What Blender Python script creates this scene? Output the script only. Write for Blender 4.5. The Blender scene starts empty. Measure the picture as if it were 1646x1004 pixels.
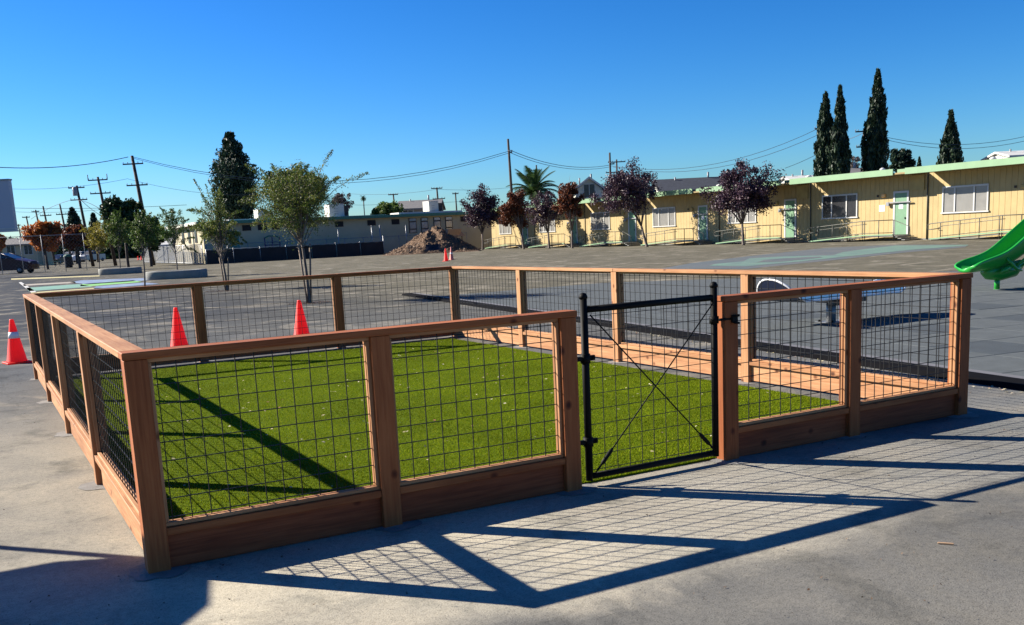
import bpy, math, random
import numpy as np
from mathutils import Vector, Matrix

R = math.radians
S = bpy.context.scene
col = S.collection

# ---------------------------------------------------------------- camera
F_PX, IMG_W, IMG_H, PP_Y = 1583.06, 1646, 1004, 155.5
CAM = np.array([-0.6279, -5.2673, 1.6743])
yaw, pitch, roll = 0.4942, 0.1775, -0.0491
FW = np.array([math.sin(yaw)*math.cos(pitch), math.cos(yaw)*math.cos(pitch), -math.sin(pitch)])
_r = np.array([math.cos(yaw), -math.sin(yaw), 0.0]); _u = np.cross(_r, FW)
RT = _r*math.cos(roll) + _u*math.sin(roll)
UP = -_r*math.sin(roll) + _u*math.cos(roll)
cd = bpy.data.cameras.new('camera'); cam = bpy.data.objects.new('camera', cd); col.objects.link(cam)
cam.matrix_world = Matrix(((RT[0], UP[0], -FW[0], CAM[0]), (RT[1], UP[1], -FW[1], CAM[1]),
                           (RT[2], UP[2], -FW[2], CAM[2]), (0, 0, 0, 1)))
cd.sensor_width = 36.0
cd.lens = 36.0*F_PX/IMG_W
cd.shift_y = PP_Y/IMG_W
cd.clip_start, cd.clip_end = 0.05, 6000
S.camera = cam

# ---------------------------------------------------------------- light
SUN_EL, SUN_AZ = 28.7, -41.9            # azimuth clockwise from +Y
w = bpy.data.worlds.new('World'); S.world = w; w.use_nodes = True
nt = w.node_tree; nt.nodes.clear()
sky = nt.nodes.new('ShaderNodeTexSky'); sky.sky_type = 'NISHITA'; sky.sun_disc = False
sky.sun_elevation = R(SUN_EL); sky.sun_rotation = R(SUN_AZ)
sky.air_density, sky.dust_density, sky.ozone_density, sky.altitude = 1.0, 0.15, 2.6, 0
hs = nt.nodes.new('ShaderNodeHueSaturation'); hs.inputs['Saturation'].default_value = 1.22
bg = nt.nodes.new('ShaderNodeBackground'); bg.inputs[1].default_value = 0.1
wo = nt.nodes.new('ShaderNodeOutputWorld')
EXPO = 1.4
# deepen the physical sky to the clear saturated blue of the photograph (per channel gain and contrast)
sep = nt.nodes.new('ShaderNodeSeparateColor'); cmb = nt.nodes.new('ShaderNodeCombineColor')
nt.links.new(sky.outputs[0], hs.inputs['Color']); nt.links.new(hs.outputs[0], sep.inputs[0])
for i, (pw_, gn) in enumerate(((1.6, .50), (1.28, .757), (1.35, 1.20))):
    a_ = nt.nodes.new('ShaderNodeMath'); a_.operation = 'MULTIPLY'; a_.inputs[1].default_value = .1366
    b_ = nt.nodes.new('ShaderNodeMath'); b_.operation = 'POWER'; b_.inputs[1].default_value = pw_
    c_ = nt.nodes.new('ShaderNodeMath'); c_.operation = 'MULTIPLY'; c_.inputs[1].default_value = gn/(.1*2**EXPO)
    nt.links.new(sep.outputs[i], a_.inputs[0]); nt.links.new(a_.outputs[0], b_.inputs[0]); nt.links.new(b_.outputs[0], c_.inputs[0]); nt.links.new(c_.outputs[0], cmb.inputs[i])
nt.links.new(cmb.outputs[0], bg.inputs[0]); nt.links.new(bg.outputs[0], wo.inputs[0])
sd = bpy.data.lights.new('sun', 'SUN'); sun = bpy.data.objects.new('sun', sd); col.objects.link(sun)
sd.energy = 5.0; sd.angle = R(0.4); sd.color = (1.0, 0.92, 0.80)
sv = Vector((math.sin(R(SUN_AZ))*math.cos(R(SUN_EL)), math.cos(R(SUN_AZ))*math.cos(R(SUN_EL)), math.sin(R(SUN_EL))))
sun.rotation_euler = sv.to_track_quat('Z', 'Y').to_euler(); sun.location = (0, 0, 30)
vs = S.view_settings
vs.view_transform = 'Standard'; vs.look = 'None'; vs.gamma = 1.0; vs.use_curve_mapping = False
vs.exposure = EXPO
S.cycles.max_bounces = 6; S.cycles.transparent_max_bounces = 8

# ---------------------------------------------------------------- survey helpers (photo sightings -> world points)
def ray(x, y): return FW + (x-IMG_W/2)/F_PX*RT - (y-IMG_H/2-PP_Y)/F_PX*UP
def G(x, y, z=0.0):                       # point of the level z seen at x, y
    d = ray(x, y); return CAM + d*(z-CAM[2])/d[2]
def P(x, y, depth): return CAM + ray(x, y)*depth
def PL(x, y, ax, v):
    d = ray(x, y); return CAM + d*(v-CAM[ax])/d[ax]
def MPP(depth): return depth/F_PX

# ---------------------------------------------------------------- materials
def nodes(name):
    m = bpy.data.materials.new(name); m.use_nodes = True
    t = m.node_tree; b = t.nodes['Principled BSDF']
    return m, t, b
def N(t, ty, **k):
    n = t.nodes.new(ty)
    for a, v in k.items():
        if a in n.inputs: n.inputs[a].default_value = v
        else: setattr(n, a, v)
    return n
def ramp(t, stops):
    n = t.nodes.new('ShaderNodeValToRGB'); e = n.color_ramp.elements
    while len(e) < len(stops): e.new(0.5)
    for i, (p, c) in enumerate(stops):
        e[i].position = p; e[i].color = (*c, 1) if len(c) == 3 else c
    return n
def obj_coord(t, scale=(1, 1, 1), rnd=False):
    tc = N(t, 'ShaderNodeTexCoord'); mp = N(t, 'ShaderNodeMapping'); mp.inputs['Scale'].default_value = scale
    t.links.new(tc.outputs['Object'], mp.inputs['Vector'])
    if rnd:
        oi = N(t, 'ShaderNodeObjectInfo'); ml = N(t, 'ShaderNodeMath', operation='MULTIPLY'); ml.inputs[1].default_value = 37.0
        t.links.new(oi.outputs['Random'], ml.inputs[0]); cb = N(t, 'ShaderNodeCombineXYZ')
        for i in range(3): t.links.new(ml.outputs[0], cb.inputs[i])
        t.links.new(cb.outputs[0], mp.inputs['Location'])
    return mp.outputs[0]
def noise(t, vec, scale, detail=4, rough=.55, dist=0.0):
    n = N(t, 'ShaderNodeTexNoise'); n.inputs['Scale'].default_value = scale; n.inputs['Detail'].default_value = detail
    n.inputs['Roughness'].default_value = rough; n.inputs['Distortion'].default_value = dist
    t.links.new(vec, n.inputs['Vector']); return n.outputs['Fac']
def mixc(t, fac, a, b, mode='MIX'):
    n = N(t, 'ShaderNodeMix', data_type='RGBA', blend_type=mode)
    for s, v in ((n.inputs[0], fac), (n.inputs[6], a), (n.inputs[7], b)):
        if hasattr(v, 'links') or hasattr(v, 'is_linked'): t.links.new(v, s)
        elif isinstance(v, (int, float)): s.default_value = v
        else: s.default_value = (*v, 1)
    return n.outputs[2]
def bump(t, b, h, strength=.3, dist=.01):
    n = N(t, 'ShaderNodeBump'); n.inputs['Strength'].default_value = strength; n.inputs['Distance'].default_value = dist
    t.links.new(h, n.inputs['Height']); t.links.new(n.outputs[0], b.inputs['Normal'])
def simple(name, c, rough=.6, metal=0.0, var=.15, scale=4.0, bmp=0.0, bscale=60.0, spec=.5):
    m, t, b = nodes(name); v = obj_coord(t, rnd=True)
    n = noise(t, v, scale, 5)
    lo = tuple(x*(1-var) for x in c); hi = tuple(min(1, x*(1+var)) for x in c)
    r = ramp(t, [(.3, lo), (.7, hi)]); t.links.new(n, r.inputs[0]); t.links.new(r.outputs[0], b.inputs['Base Color'])
    b.inputs['Roughness'].default_value = rough; b.inputs['Metallic'].default_value = metal
    b.inputs['Specular IOR Level'].default_value = spec
    if bmp: bump(t, b, noise(t, v, bscale, 3), bmp, .01)
    return m
def wood(name, c1, c2, c3, rough=.7, k=.70):
    c1, c2, c3 = [tuple(k*x for x in c) for c in (c1, c2, c3)]
    m, t, b = nodes(name); v = obj_coord(t, (1.2, 26, 26), True); v2 = obj_coord(t, (1.0, 4, 4), True); v3 = obj_coord(t, (4, 5, 5), True)
    g = noise(t, v, 2.2, 6, .6, .6); r = ramp(t, [(.25, c1), (.5, c2), (.78, c3)]); t.links.new(g, r.inputs[0])
    g2 = noise(t, v2, 1.3, 3); r2 = ramp(t, [(.35, (.68, .60, .56)), (.62, (1, 1, 1))]); t.links.new(g2, r2.inputs[0])
    c = mixc(t, .75, r.outputs[0], r2.outputs[0], 'MULTIPLY')
    vo = N(t, 'ShaderNodeTexVoronoi'); vo.inputs['Scale'].default_value = 1.15; t.links.new(v3, vo.inputs['Vector'])
    r3 = ramp(t, [(.06, (.13, .07, .05)), (.11, (.50, .38, .32)), (.17, (1, 1, 1))]); t.links.new(vo.outputs['Distance'], r3.inputs[0])
    c = mixc(t, .9, c, r3.outputs[0], 'MULTIPLY')
    oi = N(t, 'ShaderNodeObjectInfo'); r4 = ramp(t, [(0, (.80, .76, .74)), (1, (1.0, 1.0, 1.0))]); t.links.new(oi.outputs['Random'], r4.inputs[0])
    c = mixc(t, 1.0, c, r4.outputs[0], 'MULTIPLY')
    t.links.new(c, b.inputs['Base Color']); b.inputs['Roughness'].default_value = rough; b.inputs['Specular IOR Level'].default_value = .25
    bump(t, b, g, .25, .004)
    return m
def leafmat(name, cols, trans=.3, rough=.55, spec=.3):
    m, t, b = nodes(name); ge = N(t, 'ShaderNodeNewGeometry')
    st = [(i/max(1, len(cols)-1), c) for i, c in enumerate(cols)]
    r = ramp(t, st); t.links.new(ge.outputs['Random Per Island'], r.inputs[0])
    v = obj_coord(t); n = noise(t, v, .9, 2); r2 = ramp(t, [(.35, (.70, .70, .70)), (.65, (1.18, 1.18, 1.18))]); t.links.new(n, r2.inputs[0])
    c = mixc(t, 1.0, r.outputs[0], r2.outputs[0], 'MULTIPLY')
    t.links.new(c, b.inputs['Base Color']); b.inputs['Roughness'].default_value = rough; b.inputs['Specular IOR Level'].default_value = spec
    tr = N(t, 'ShaderNodeBsdfTranslucent'); t.links.new(c, tr.inputs[0]); mx = N(t, 'ShaderNodeMixShader'); mx.inputs[0].default_value = trans
    out = t.nodes['Material Output']
    t.links.new(b.outputs[0], mx.inputs[1]); t.links.new(tr.outputs[0], mx.inputs[2]); t.links.new(mx.outputs[0], out.inputs[0])
    return m

M = {}
M['wood'] = wood('redwood', (.48, .21, .085), (.64, .33, .150), (.78, .46, .24))
M['wood_shaded'] = wood('redwood_reddish_shaded', (.32, .090, .024), (.44, .138, .040), (.55, .20, .066), k=.80)  # redder, darker redwood copy: shade on the camera-side timbers is in the colour
M['wood_kick_shaded'] = wood('redwood_board_shaded', (.22, .050, .016), (.35, .090, .030), (.47, .14, .05), k=.72)  # front kick boards: red-brown with their shade put into the colour
M['wood_kick'] = wood('redwood_kickboard', (.46, .20, .085), (.64, .33, .155), (.78, .46, .245))
M['wire'] = simple('black_coated_wire', (.007, .007, .008), .55, 0, .1, spec=.25)
M['black_metal'] = simple('black_powder_coat', (.005, .005, .005), .6, 0, .1, spec=.12)
M['galv'] = simple('galvanised_steel', (.24, .25, .26), .45, .6, .15, 9)
M['grey_metal'] = simple('grey_painted_steel', (.22, .23, .24), .5, 0, .15)
M['slatgrey'] = simple('grey_privacy_slat', (.10, .105, .11), .7)
M['rail'] = simple('railing_grey_green_paint', (.05, .052, .040), .5, 0, .2)
def plastic(name, c, tr=.45):
    m = simple(name, c, .5, 0, .10, 6); t = m.node_tree; b = t.nodes['Principled BSDF']; o = t.nodes['Material Output']
    d = t.nodes.new('ShaderNodeBsdfTranslucent'); d.inputs[0].default_value = (*c, 1); mx = t.nodes.new('ShaderNodeMixShader'); mx.inputs[0].default_value = tr
    t.links.new(b.outputs[0], mx.inputs[1]); t.links.new(d.outputs[0], mx.inputs[2]); t.links.new(mx.outputs[0], o.inputs[0]); return m
M['cone'] = plastic('cone_red_orange', (.92, .06, .035))
M['cone_old'] = simple('cone_red_orange', (.92, .055, .030), .5, 0, .12, 6)
M['cone_faded'] = simple('cone_faded_pink', (.62, .16, .12), .5, 0, .15, 6)
M['white'] = simple('white_reflective', (.75, .74, .72), .5, 0, .06)
M['white_paint'] = simple('white_trim_paint', (.46, .46, .44), .5, 0, .06)
M['pale_green'] = simple('pale_green_fascia', (.175, .30, .16), .55, 0, .07, 1.5)
M['door_green'] = simple('sage_green_door', (.12, .24, .135), .5, 0, .08)
M['teal'] = simple('teal_door', (.02, .17, .14), .5, 0, .08)
M['dark_green'] = simple('dark_green_fascia', (.03, .14, .09), .55, 0, .1)
M['yellow'] = simple('pale_yellow_siding', (.37, .275, .115), .7, 0, .10, 1.2, .2, 30)
M['yellow_groove'] = simple('yellow_siding_groove', (.27, .20, .085), .8, 0, .1)
M['yellow_light'] = simple('cream_yellow_brace', (.78, .66, .36), .6, 0, .06)
M['box_tan'] = simple('louvre_tan', (.36, .27, .10), .7, 0, .15, 2)
M['stucco'] = simple('beige_stucco', (.40, .36, .245), .85, 0, .09, .6, .3, 25)
M['roofgrey'] = simple('grey_shingle', (.13, .125, .125), .85, 0, .2, 3, .5, 12)
M['roofblue'] = simple('dark_slate_shingle', (.028, .033, .045), .8, 0, .3, 3, .5, 12)
M['rooftop'] = simple('white_roof_coating', (.48, .48, .46), .7, 0, .08)
M['housewhite'] = simple('white_house_siding', (.50, .50, .44), .7, 0, .06)
M['housegrey'] = simple('taupe_house_wall', (.21, .18, .15), .8, 0, .1)
M['darkglass'] = simple('dark_window_glass', (.018, .018, .020), .25, 0, .3, 2)
M['blind'] = simple('window_with_blind', (.20, .195, .18), .22, 0, .12, 1.5)
M['black_screen'] = simple('black_windscreen_fabric', (.010, .010, .013), .8, 0, .4, 1.2)
M['bluepanel'] = simple('grey_blue_panel', (.36, .38, .43), .6, 0, .05, .2)
M['darkcar'] = simple('dark_maroon_car_paint', (.030, .005, .008), .35, 0, .1, spec=.3)
M['bluecar'] = simple('dark_blue_car_paint', (.008, .010, .018), .35, 0, .1, spec=.3)
M['whitecar'] = simple('white_car_paint', (.62, .62, .62), .25, 0, .04)
M['silvercar'] = simple('silver_car_paint', (.30, .31, .33), .25, .4, .05)
M['tyre'] = simple('tyre_rubber', (.014, .014, .014), .85, 0, .2)
M['lamp_red'] = simple('tail_lamp_red', (.3, .01, .01), .2)
M['lamp_clear'] = simple('headlamp_clear', (.5, .5, .52), .12)
M['polewood'] = simple('creosoted_pole', (.045, .032, .025), .85, 0, .3, 2)
M['cable'] = simple('power_cable', (.03, .035, .05), .6)
M['bark'] = simple('grey_brown_bark', (.13, .105, .085), .9, 0, .3, 8, .6, 30)
M['bark_dark'] = simple('dark_bark', (.05, .04, .035), .9, 0, .3, 8, .6, 30)
M['stake'] = wood('lodge_pole_stake', (.24, .16, .11), (.34, .25, .18), (.42, .33, .25))
M['slide'] = simple('green_moulded_plastic', (.018, .28, .035), .28, 0, .06, 2, spec=.6)
M['seatblue'] = simple('blue_laminate_deck', (.04, .10, .19), .3, 0, .1, 3)
M['seatdark'] = simple('navy_underside', (.012, .02, .05), .4, 0, .1)
M['planter'] = simple('cast_concrete', (.20, .20, .18), .85, 0, .12, 2, .3, 40)
M['soil'] = simple('planter_soil', (.03, .022, .016), .95, 0, .4, 8, .6, 30)
M['tan'] = simple('tan_board', (.40, .25, .14), .8)
M['shadow_caster'] = simple('shadow_caster_blue', (.15, .2, .3), .8)
M['footing'] = simple('footing_concrete', (.165, .160, .148), .9, 0, .22, 9, .5, 60)
M['purple'] = simple('purple_plastic', (.08, .03, .10), .5)
M['amber'] = simple('amber_lamp_lens', (.8, .42, .12), .3)
M['tile'] = simple('blue_grey_rubber_tile', (.088, .099, .103), .95, 0, .1, 5, .5, 130, spec=.1)
M['tile_dark'] = simple('charcoal_rubber_tile', (.036, .046, .052), .9, 0, .12, 5, .5, 130)
M['edge_black'] = simple('black_rubber_edging', (.005, .005, .006), 1.0, 0, .2, spec=.05)
M['edge_grey'] = simple('grey_rubber_ramp', (.11, .11, .12), .9, 0, .15)

def ground_material():
    m, t, b = nodes('weathered_asphalt_and_concrete')
    tc = N(t, 'ShaderNodeTexCoord'); v = tc.outputs['Object']
    sx = N(t, 'ShaderNodeSeparateXYZ'); t.links.new(v, sx.inputs[0])
    big = noise(t, v, .11, 4, .6); mid = noise(t, v, .8, 6, .65, .5); fine = noise(t, v, 30, 5, .7); grit = noise(t, v, 120, 3, .75)
    # blue grey asphalt
    a = ramp(t, [(.3, (.078, .084, .090)), (.7, (.118, .123, .128))]); t.links.new(mid, a.inputs[0])
    # dusty tan paving further out
    d = ramp(t, [(.3, (.100, .093, .070)), (.7, (.140, .129, .096))]); t.links.new(mid, d.inputs[0])
    # pale worn concrete near the pen
    c = ramp(t, [(.28, (.150, .148, .140)), (.5, (.215, .205, .180)), (.72, (.31, .285, .235))]); t.links.new(mid, c.inputs[0])
    def lin(sock, a0, a1, namp, nsock, ysock=None, yk=0.0):
        x = N(t, 'ShaderNodeMath', operation='MULTIPLY_ADD'); t.links.new(nsock, x.inputs[0]); x.inputs[1].default_value = namp; t.links.new(sock, x.inputs[2])
        o = x.outputs[0]
        if ysock:
            y = N(t, 'ShaderNodeMath', operation='MULTIPLY_ADD'); t.links.new(ysock, y.inputs[0]); y.inputs[1].default_value = yk; t.links.new(o, y.inputs[2]); o = y.outputs[0]
        r = N(t, 'ShaderNodeMapRange'); t.links.new(o, r.inputs[0]); r.inputs[1].default_value = a0; r.inputs[2].default_value = a1; r.clamp = True
        return r.outputs[0]
    ftan = lin(sx.outputs['Y'], 24, 44, 26, big, sx.outputs['X'], .75)
    base = mixc(t, ftan, a.outputs[0], d.outputs[0])
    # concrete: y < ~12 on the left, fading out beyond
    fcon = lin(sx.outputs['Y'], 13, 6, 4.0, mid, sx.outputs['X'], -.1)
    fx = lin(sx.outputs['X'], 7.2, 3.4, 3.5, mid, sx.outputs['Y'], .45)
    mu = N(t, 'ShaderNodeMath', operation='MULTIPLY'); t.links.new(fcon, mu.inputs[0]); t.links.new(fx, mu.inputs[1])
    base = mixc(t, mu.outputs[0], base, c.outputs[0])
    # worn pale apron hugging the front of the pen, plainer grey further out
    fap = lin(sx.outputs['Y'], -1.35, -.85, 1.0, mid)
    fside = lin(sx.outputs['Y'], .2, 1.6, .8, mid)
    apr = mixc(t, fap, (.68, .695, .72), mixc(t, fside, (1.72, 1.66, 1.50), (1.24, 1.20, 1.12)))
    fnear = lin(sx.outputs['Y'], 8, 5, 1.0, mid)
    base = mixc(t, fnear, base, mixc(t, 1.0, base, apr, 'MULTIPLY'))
    # the far left part of the yard is a newer, darker surface
    fdk = lin(sx.outputs['X'], 17, 7, 6, big, sx.outputs['Y'], .02); fdy = lin(sx.outputs['Y'], 18, 26, 10, big)
    md = N(t, 'ShaderNodeMath', operation='MULTIPLY'); t.links.new(fdk, md.inputs[0]); t.links.new(fdy, md.inputs[1])
    base = mixc(t, md.outputs[0], base, (.046, .051, .060))
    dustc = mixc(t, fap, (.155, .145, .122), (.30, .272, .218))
    # tan drifts of dust
    n2 = noise(t, v, .55, 5, .62, 1.2); r2 = ramp(t, [(.52, (0, 0, 0)), (.68, (.7, .7, .7))]); t.links.new(n2, r2.inputs[0])
    base = mixc(t, r2.outputs[0], base, dustc)
    # dark drip stains
    n3 = noise(t, v, 1.7, 6, .7, .4); r3 = ramp(t, [(.30, (.58, .60, .62)), (.48, (1, 1, 1))]); t.links.new(n3, r3.inputs[0])
    base = mixc(t, 1.0, base, r3.outputs[0], 'MULTIPLY')
    rf = ramp(t, [(.25, (.72, .72, .72)), (.5, (1, 1, 1)), (.8, (1.2, 1.2, 1.18))]); t.links.new(fine, rf.inputs[0])
    base = mixc(t, 1.0, base, rf.outputs[0], 'MULTIPLY')
    rg = ramp(t, [(.34, (.45, .45, .45)), (.45, (1, 1, 1)), (.60, (1, 1, 1)), (.74, (1.4, 1.4, 1.36))]); t.links.new(grit, rg.inputs[0])
    base = mixc(t, 1.0, base, rg.outputs[0], 'MULTIPLY')
    vp = N(t, 'ShaderNodeTexVoronoi'); vp.inputs['Scale'].default_value = 26; t.links.new(v, vp.inputs['Vector'])
    rp = ramp(t, [(.055, (.35, .35, .35)), (.10, (1, 1, 1))]); t.links.new(vp.outputs['Distance'], rp.inputs[0])
    base = mixc(t, .85, base, rp.outputs[0], 'MULTIPLY')
    # hairline cracks
    mp = N(t, 'ShaderNodeMapping'); mp.inputs['Scale'].default_value = (.16, .16, .16); t.links.new(v, mp.inputs[0])
    wn = N(t, 'ShaderNodeTexNoise'); wn.inputs['Scale'].default_value = 1.3; t.links.new(v, wn.inputs['Vector'])
    ad = N(t, 'ShaderNodeMix', data_type='VECTOR'); ad.inputs[0].default_value = .12; t.links.new(mp.outputs[0], ad.inputs[4]); t.links.new(wn.outputs['Color'], ad.inputs[5])
    vo = N(t, 'ShaderNodeTexVoronoi', feature='DISTANCE_TO_EDGE'); vo.inputs['Scale'].default_value = 1.6; t.links.new(ad.outputs[1], vo.inputs['Vector'])
    rc = ramp(t, [(.0, (.55, .55, .55)), (.004, (1, 1, 1))]); t.links.new(vo.outputs['Distance'], rc.inputs[0])
    base = mixc(t, .3, base, rc.outputs[0], 'MULTIPLY')
    t.links.new(base, b.inputs['Base Color']); b.inputs['Roughness'].default_value = .95; b.inputs['Specular IOR Level'].default_value = .05
    ad2 = N(t, 'ShaderNodeMath', operation='ADD'); t.links.new(fine, ad2.inputs[0]); t.links.new(grit, ad2.inputs[1])
    bump(t, b, ad2.outputs[0], .45, .006)
    return m
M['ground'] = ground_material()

def turf_material():
    m, t, b = nodes('synthetic_turf_base'); v = obj_coord(t)
    n = noise(t, v, 120, 3, .8); r = ramp(t, [(.3, (.05, .08, .002)), (.7, (.145, .205, .004))]); t.links.new(n, r.inputs[0])
    t.links.new(r.outputs[0], b.inputs['Base Color']); b.inputs['Roughness'].default_value = .95; b.inputs['Specular IOR Level'].default_value = .05
    bump(t, b, n, 1.0, .02); return m
M['turf'] = turf_material()
M['blade'] = leafmat('turf_blade', [(.088, .138, .003), (.148, .212, .004), (.195, .252, .006), (.29, .31, .02)], .3, .9, .03)

# ---------------------------------------------------------------- mesh helpers
class MB:
    def __init__(s): s.v = []; s.f = []; s.n = 0; s.sm = []
    def add(s, vs_, fs, smooth=False):
        s.v += [tuple(map(float, q)) for q in vs_]; s.f += [tuple(i+s.n for i in q) for q in fs]; s.n += len(vs_); s.sm += [smooth]*len(fs); return s
    def box(s, c, d, ch=0.0):
        hx, hy, hz = d[0]/2, d[1]/2, d[2]/2; c = np.array(c, float)
        if not ch:
            vv = [(x, y, z) for x in (-hx, hx) for y in (-hy, hy) for z in (-hz, hz)]
            s.add([c+np.array(q) for q in vv], [(0, 1, 3, 2), (4, 6, 7, 5), (0, 4, 5, 1), (2, 3, 7, 6), (0, 2, 6, 4), (1, 5, 7, 3)]); return s
        vv = []; idx = {}
        for ix in (-1, 1):
            for iy in (-1, 1):
                for iz in (-1, 1):
                    for a in range(3):
                        q = [ix*hx, iy*hy, iz*hz]
                        for k in range(3):
                            if k != a: q[k] -= (ix, iy, iz)[k]*ch
                        idx[(ix, iy, iz, a)] = len(vv); vv.append(c+np.array(q))
        fs = []
        for a in range(3):
            b_, c_ = [(1, 2), (2, 0), (0, 1)][a]
            for sg in (-1, 1):
                q = []
                for (p_, r_) in ((-1, -1), (1, -1), (1, 1), (-1, 1)):
                    k = [0, 0, 0]; k[a] = sg; k[b_] = p_; k[c_] = r_; q.append(idx[(*k, a)])
                fs.append(tuple(q) if sg > 0 else tuple(q[::-1]))
        for a in range(3):                       # edges parallel to axis a
            b_, c_ = (a+1) % 3, (a+2) % 3
            for p_ in (-1, 1):
                for r_ in (-1, 1):
                    k0 = [0, 0, 0]; k0[b_] = p_; k0[c_] = r_; k1 = list(k0); k0[a] = -1; k1[a] = 1
                    q = (idx[(*k0, b_)], idx[(*k1, b_)], idx[(*k1, c_)], idx[(*k0, c_)])
                    fs.append(q if p_*r_ > 0 else q[::-1])
        for ix in (-1, 1):
            for iy in (-1, 1):
                for iz in (-1, 1):
                    q = tuple(idx[(ix, iy, iz, a)] for a in range(3)); fs.append(q if ix*iy*iz > 0 else q[::-1])
        s.add(vv, fs); return s
    def tube(s, pts, r, n=6, caps=True, smooth=True):
        pts = [np.array(p, float) for p in pts]; k = len(pts)
        rr = r if hasattr(r, '__len__') else [r]*k
        vv = []; prev = None
        for i in range(k):
            d = pts[min(i+1, k-1)]-pts[max(i-1, 0)]; d = d/(np.linalg.norm(d)+1e-9)
            if prev is None:
                a = np.array([0, 0, 1.]) if abs(d[2]) < .9 else np.array([1., 0, 0])
                a = np.cross(d, a)
            else: a = prev-d*np.dot(prev, d)
            a = a/(np.linalg.norm(a)+1e-9); prev = a; b_ = np.cross(d, a)
            for j in range(n):
                th = 2*math.pi*j/n+math.pi/n; vv.append(pts[i]+(a*math.cos(th)+b_*math.sin(th))*rr[i])
        fs = [(i*n+j, i*n+(j+1) % n, (i+1)*n+(j+1) % n, (i+1)*n+j) for i in range(k-1) for j in range(n)]
        if caps: fs += [tuple(range(n))[::-1], tuple((k-1)*n+j for j in range(n))]
        s.add(vv, fs, smooth and n > 4); return s
    def lathe(s, prof, n=20, c=(0, 0, 0), smooth=True):
        vv = [(c[0]+r*math.cos(2*math.pi*j/n), c[1]+r*math.sin(2*math.pi*j/n), c[2]+z) for r, z in prof for j in range(n)]
        fs = [(i*n+j, i*n+(j+1) % n, (i+1)*n+(j+1) % n, (i+1)*n+j) for i in range(len(prof)-1) for j in range(n)]
        fs += [tuple(range(n))[::-1], tuple((len(prof)-1)*n+j for j in range(n))]
        s.add(vv, fs, smooth); return s
    def prism(s, poly, axis, a0, a1):
        def mk(p, a):
            q = [0, 0, 0]; o = [i for i in range(3) if i != axis]; q[o[0]], q[o[1]], q[axis] = p[0], p[1], a; return q
        n = len(poly); s.add([mk(p, a0) for p in poly]+[mk(p, a1) for p in poly],
            [tuple(range(n)), tuple(range(2*n-1, n-1, -1))]+[(i, i+n, (i+1) % n+n, (i+1) % n) for i in range(n)]); return s
    def build(s, name, m, parent=None, fix=True):
        me = bpy.data.meshes.new(name); me.from_pydata(s.v, [], s.f)
        if any(s.sm): me.polygons.foreach_set('use_smooth', s.sm)
        me.materials.append(M[m] if isinstance(m, str) else m)
        if fix and len(s.f) < 20000:
            import bmesh
            bm = bmesh.new(); bm.from_mesh(me); bmesh.ops.recalc_face_normals(bm, faces=bm.faces); bm.to_mesh(me); bm.free()
        me.update()
        o = bpy.data.objects.new(name, me); col.objects.link(o)
        if parent: o.parent = parent
        return o
def raw(name, v, f, m, parent=None):          # numpy verts (n,3), faces (k,3|4)
    me = bpy.data.meshes.new(name); k = f.shape[1]
    me.vertices.add(len(v)); me.vertices.foreach_set('co', np.asarray(v, np.float32).ravel())
    me.loops.add(f.size); me.loops.foreach_set('vertex_index', f.ravel().astype(np.int32))
    me.polygons.add(len(f)); me.polygons.foreach_set('loop_start', np.arange(0, f.size, k, dtype=np.int32))
    me.polygons.foreach_set('loop_total', np.full(len(f), k, np.int32))
    me.materials.append(M[m]); me.update(calc_edges=True)
    o = bpy.data.objects.new(name, me); col.objects.link(o)
    if parent: o.parent = parent
    return o
def tag(o, label=None, cat=None, group=None, kind=None):
    if label: o['label'] = label
    if cat: o['category'] = cat
    if group: o['group'] = group
    if kind: o['kind'] = kind
    return o
def thing(name, label, cat, loc=(0, 0, 0), rz=0.0, group=None):
    o = bpy.data.objects.new(name, None); col.objects.link(o); o.location = tuple(float(q) for q in loc); o.rotation_euler = (0, 0, rz)
    o.empty_display_size = .2
    return tag(o, label, cat, group)
KIDS = {}
def copy_tree(o, parent=None):
    c = o.copy(); col.objects.link(c)
    if parent: c.parent = parent
    for ch in [k for k in ALLK() if k.parent == o]: copy_tree(ch, c)
    return c
def ALLK(): return list(col.objects)
_cache = {}
def stick(name, parent, a, b_, wdt, hgt, m, side=(0, 0, 1), ch=.003):
    """a straight piece of timber from a to b: width along `perp`, height along `side`"""
    a = np.array(a, float); b_ = np.array(b_, float); L = float(np.linalg.norm(b_-a)); ex = (b_-a)/L
    ez = np.array(side, float); ez = ez-ex*np.dot(ez, ex); ez /= np.linalg.norm(ez); ey = np.cross(ez, ex)
    key = (round(L, 3), wdt, hgt, m, ch)
    if key not in _cache:
        o = MB().box((0, 0, 0), (L, wdt, hgt), ch).build(name, m); _cache[key] = o.data
    else:
        o = bpy.data.objects.new(name, _cache[key]); col.objects.link(o)
    c = (a+b_)/2
    o.parent = parent
    o.matrix_local = Matrix(((ex[0], ey[0], ez[0], c[0]), (ex[1], ey[1], ez[1], c[1]), (ex[2], ey[2], ez[2], c[2]), (0, 0, 0, 1)))
    return o

# ================================================================ SETTING
g = MB()
xs = sorted(set([-1800, -700, -300, -150, -80, -40, -20, -10, 0, 10, 20, 40, 80, 150, 300, 700, 1800]))
ys = sorted(set([-400, -100, -40, -20, -10, 0, 10, 20, 40, 80, 150, 300, 700, 1500, 3000]))
vv = [(x, y, 0) for y in ys for x in xs]; nx = len(xs)
g.add(vv, [(j*nx+i, j*nx+i+1, (j+1)*nx+i+1, (j+1)*nx+i) for j in range(len(ys)-1) for i in range(nx-1)])
tag(g.build('ground', 'ground'), 'grey schoolyard paving with dusty tan patches', kind='structure')

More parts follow.
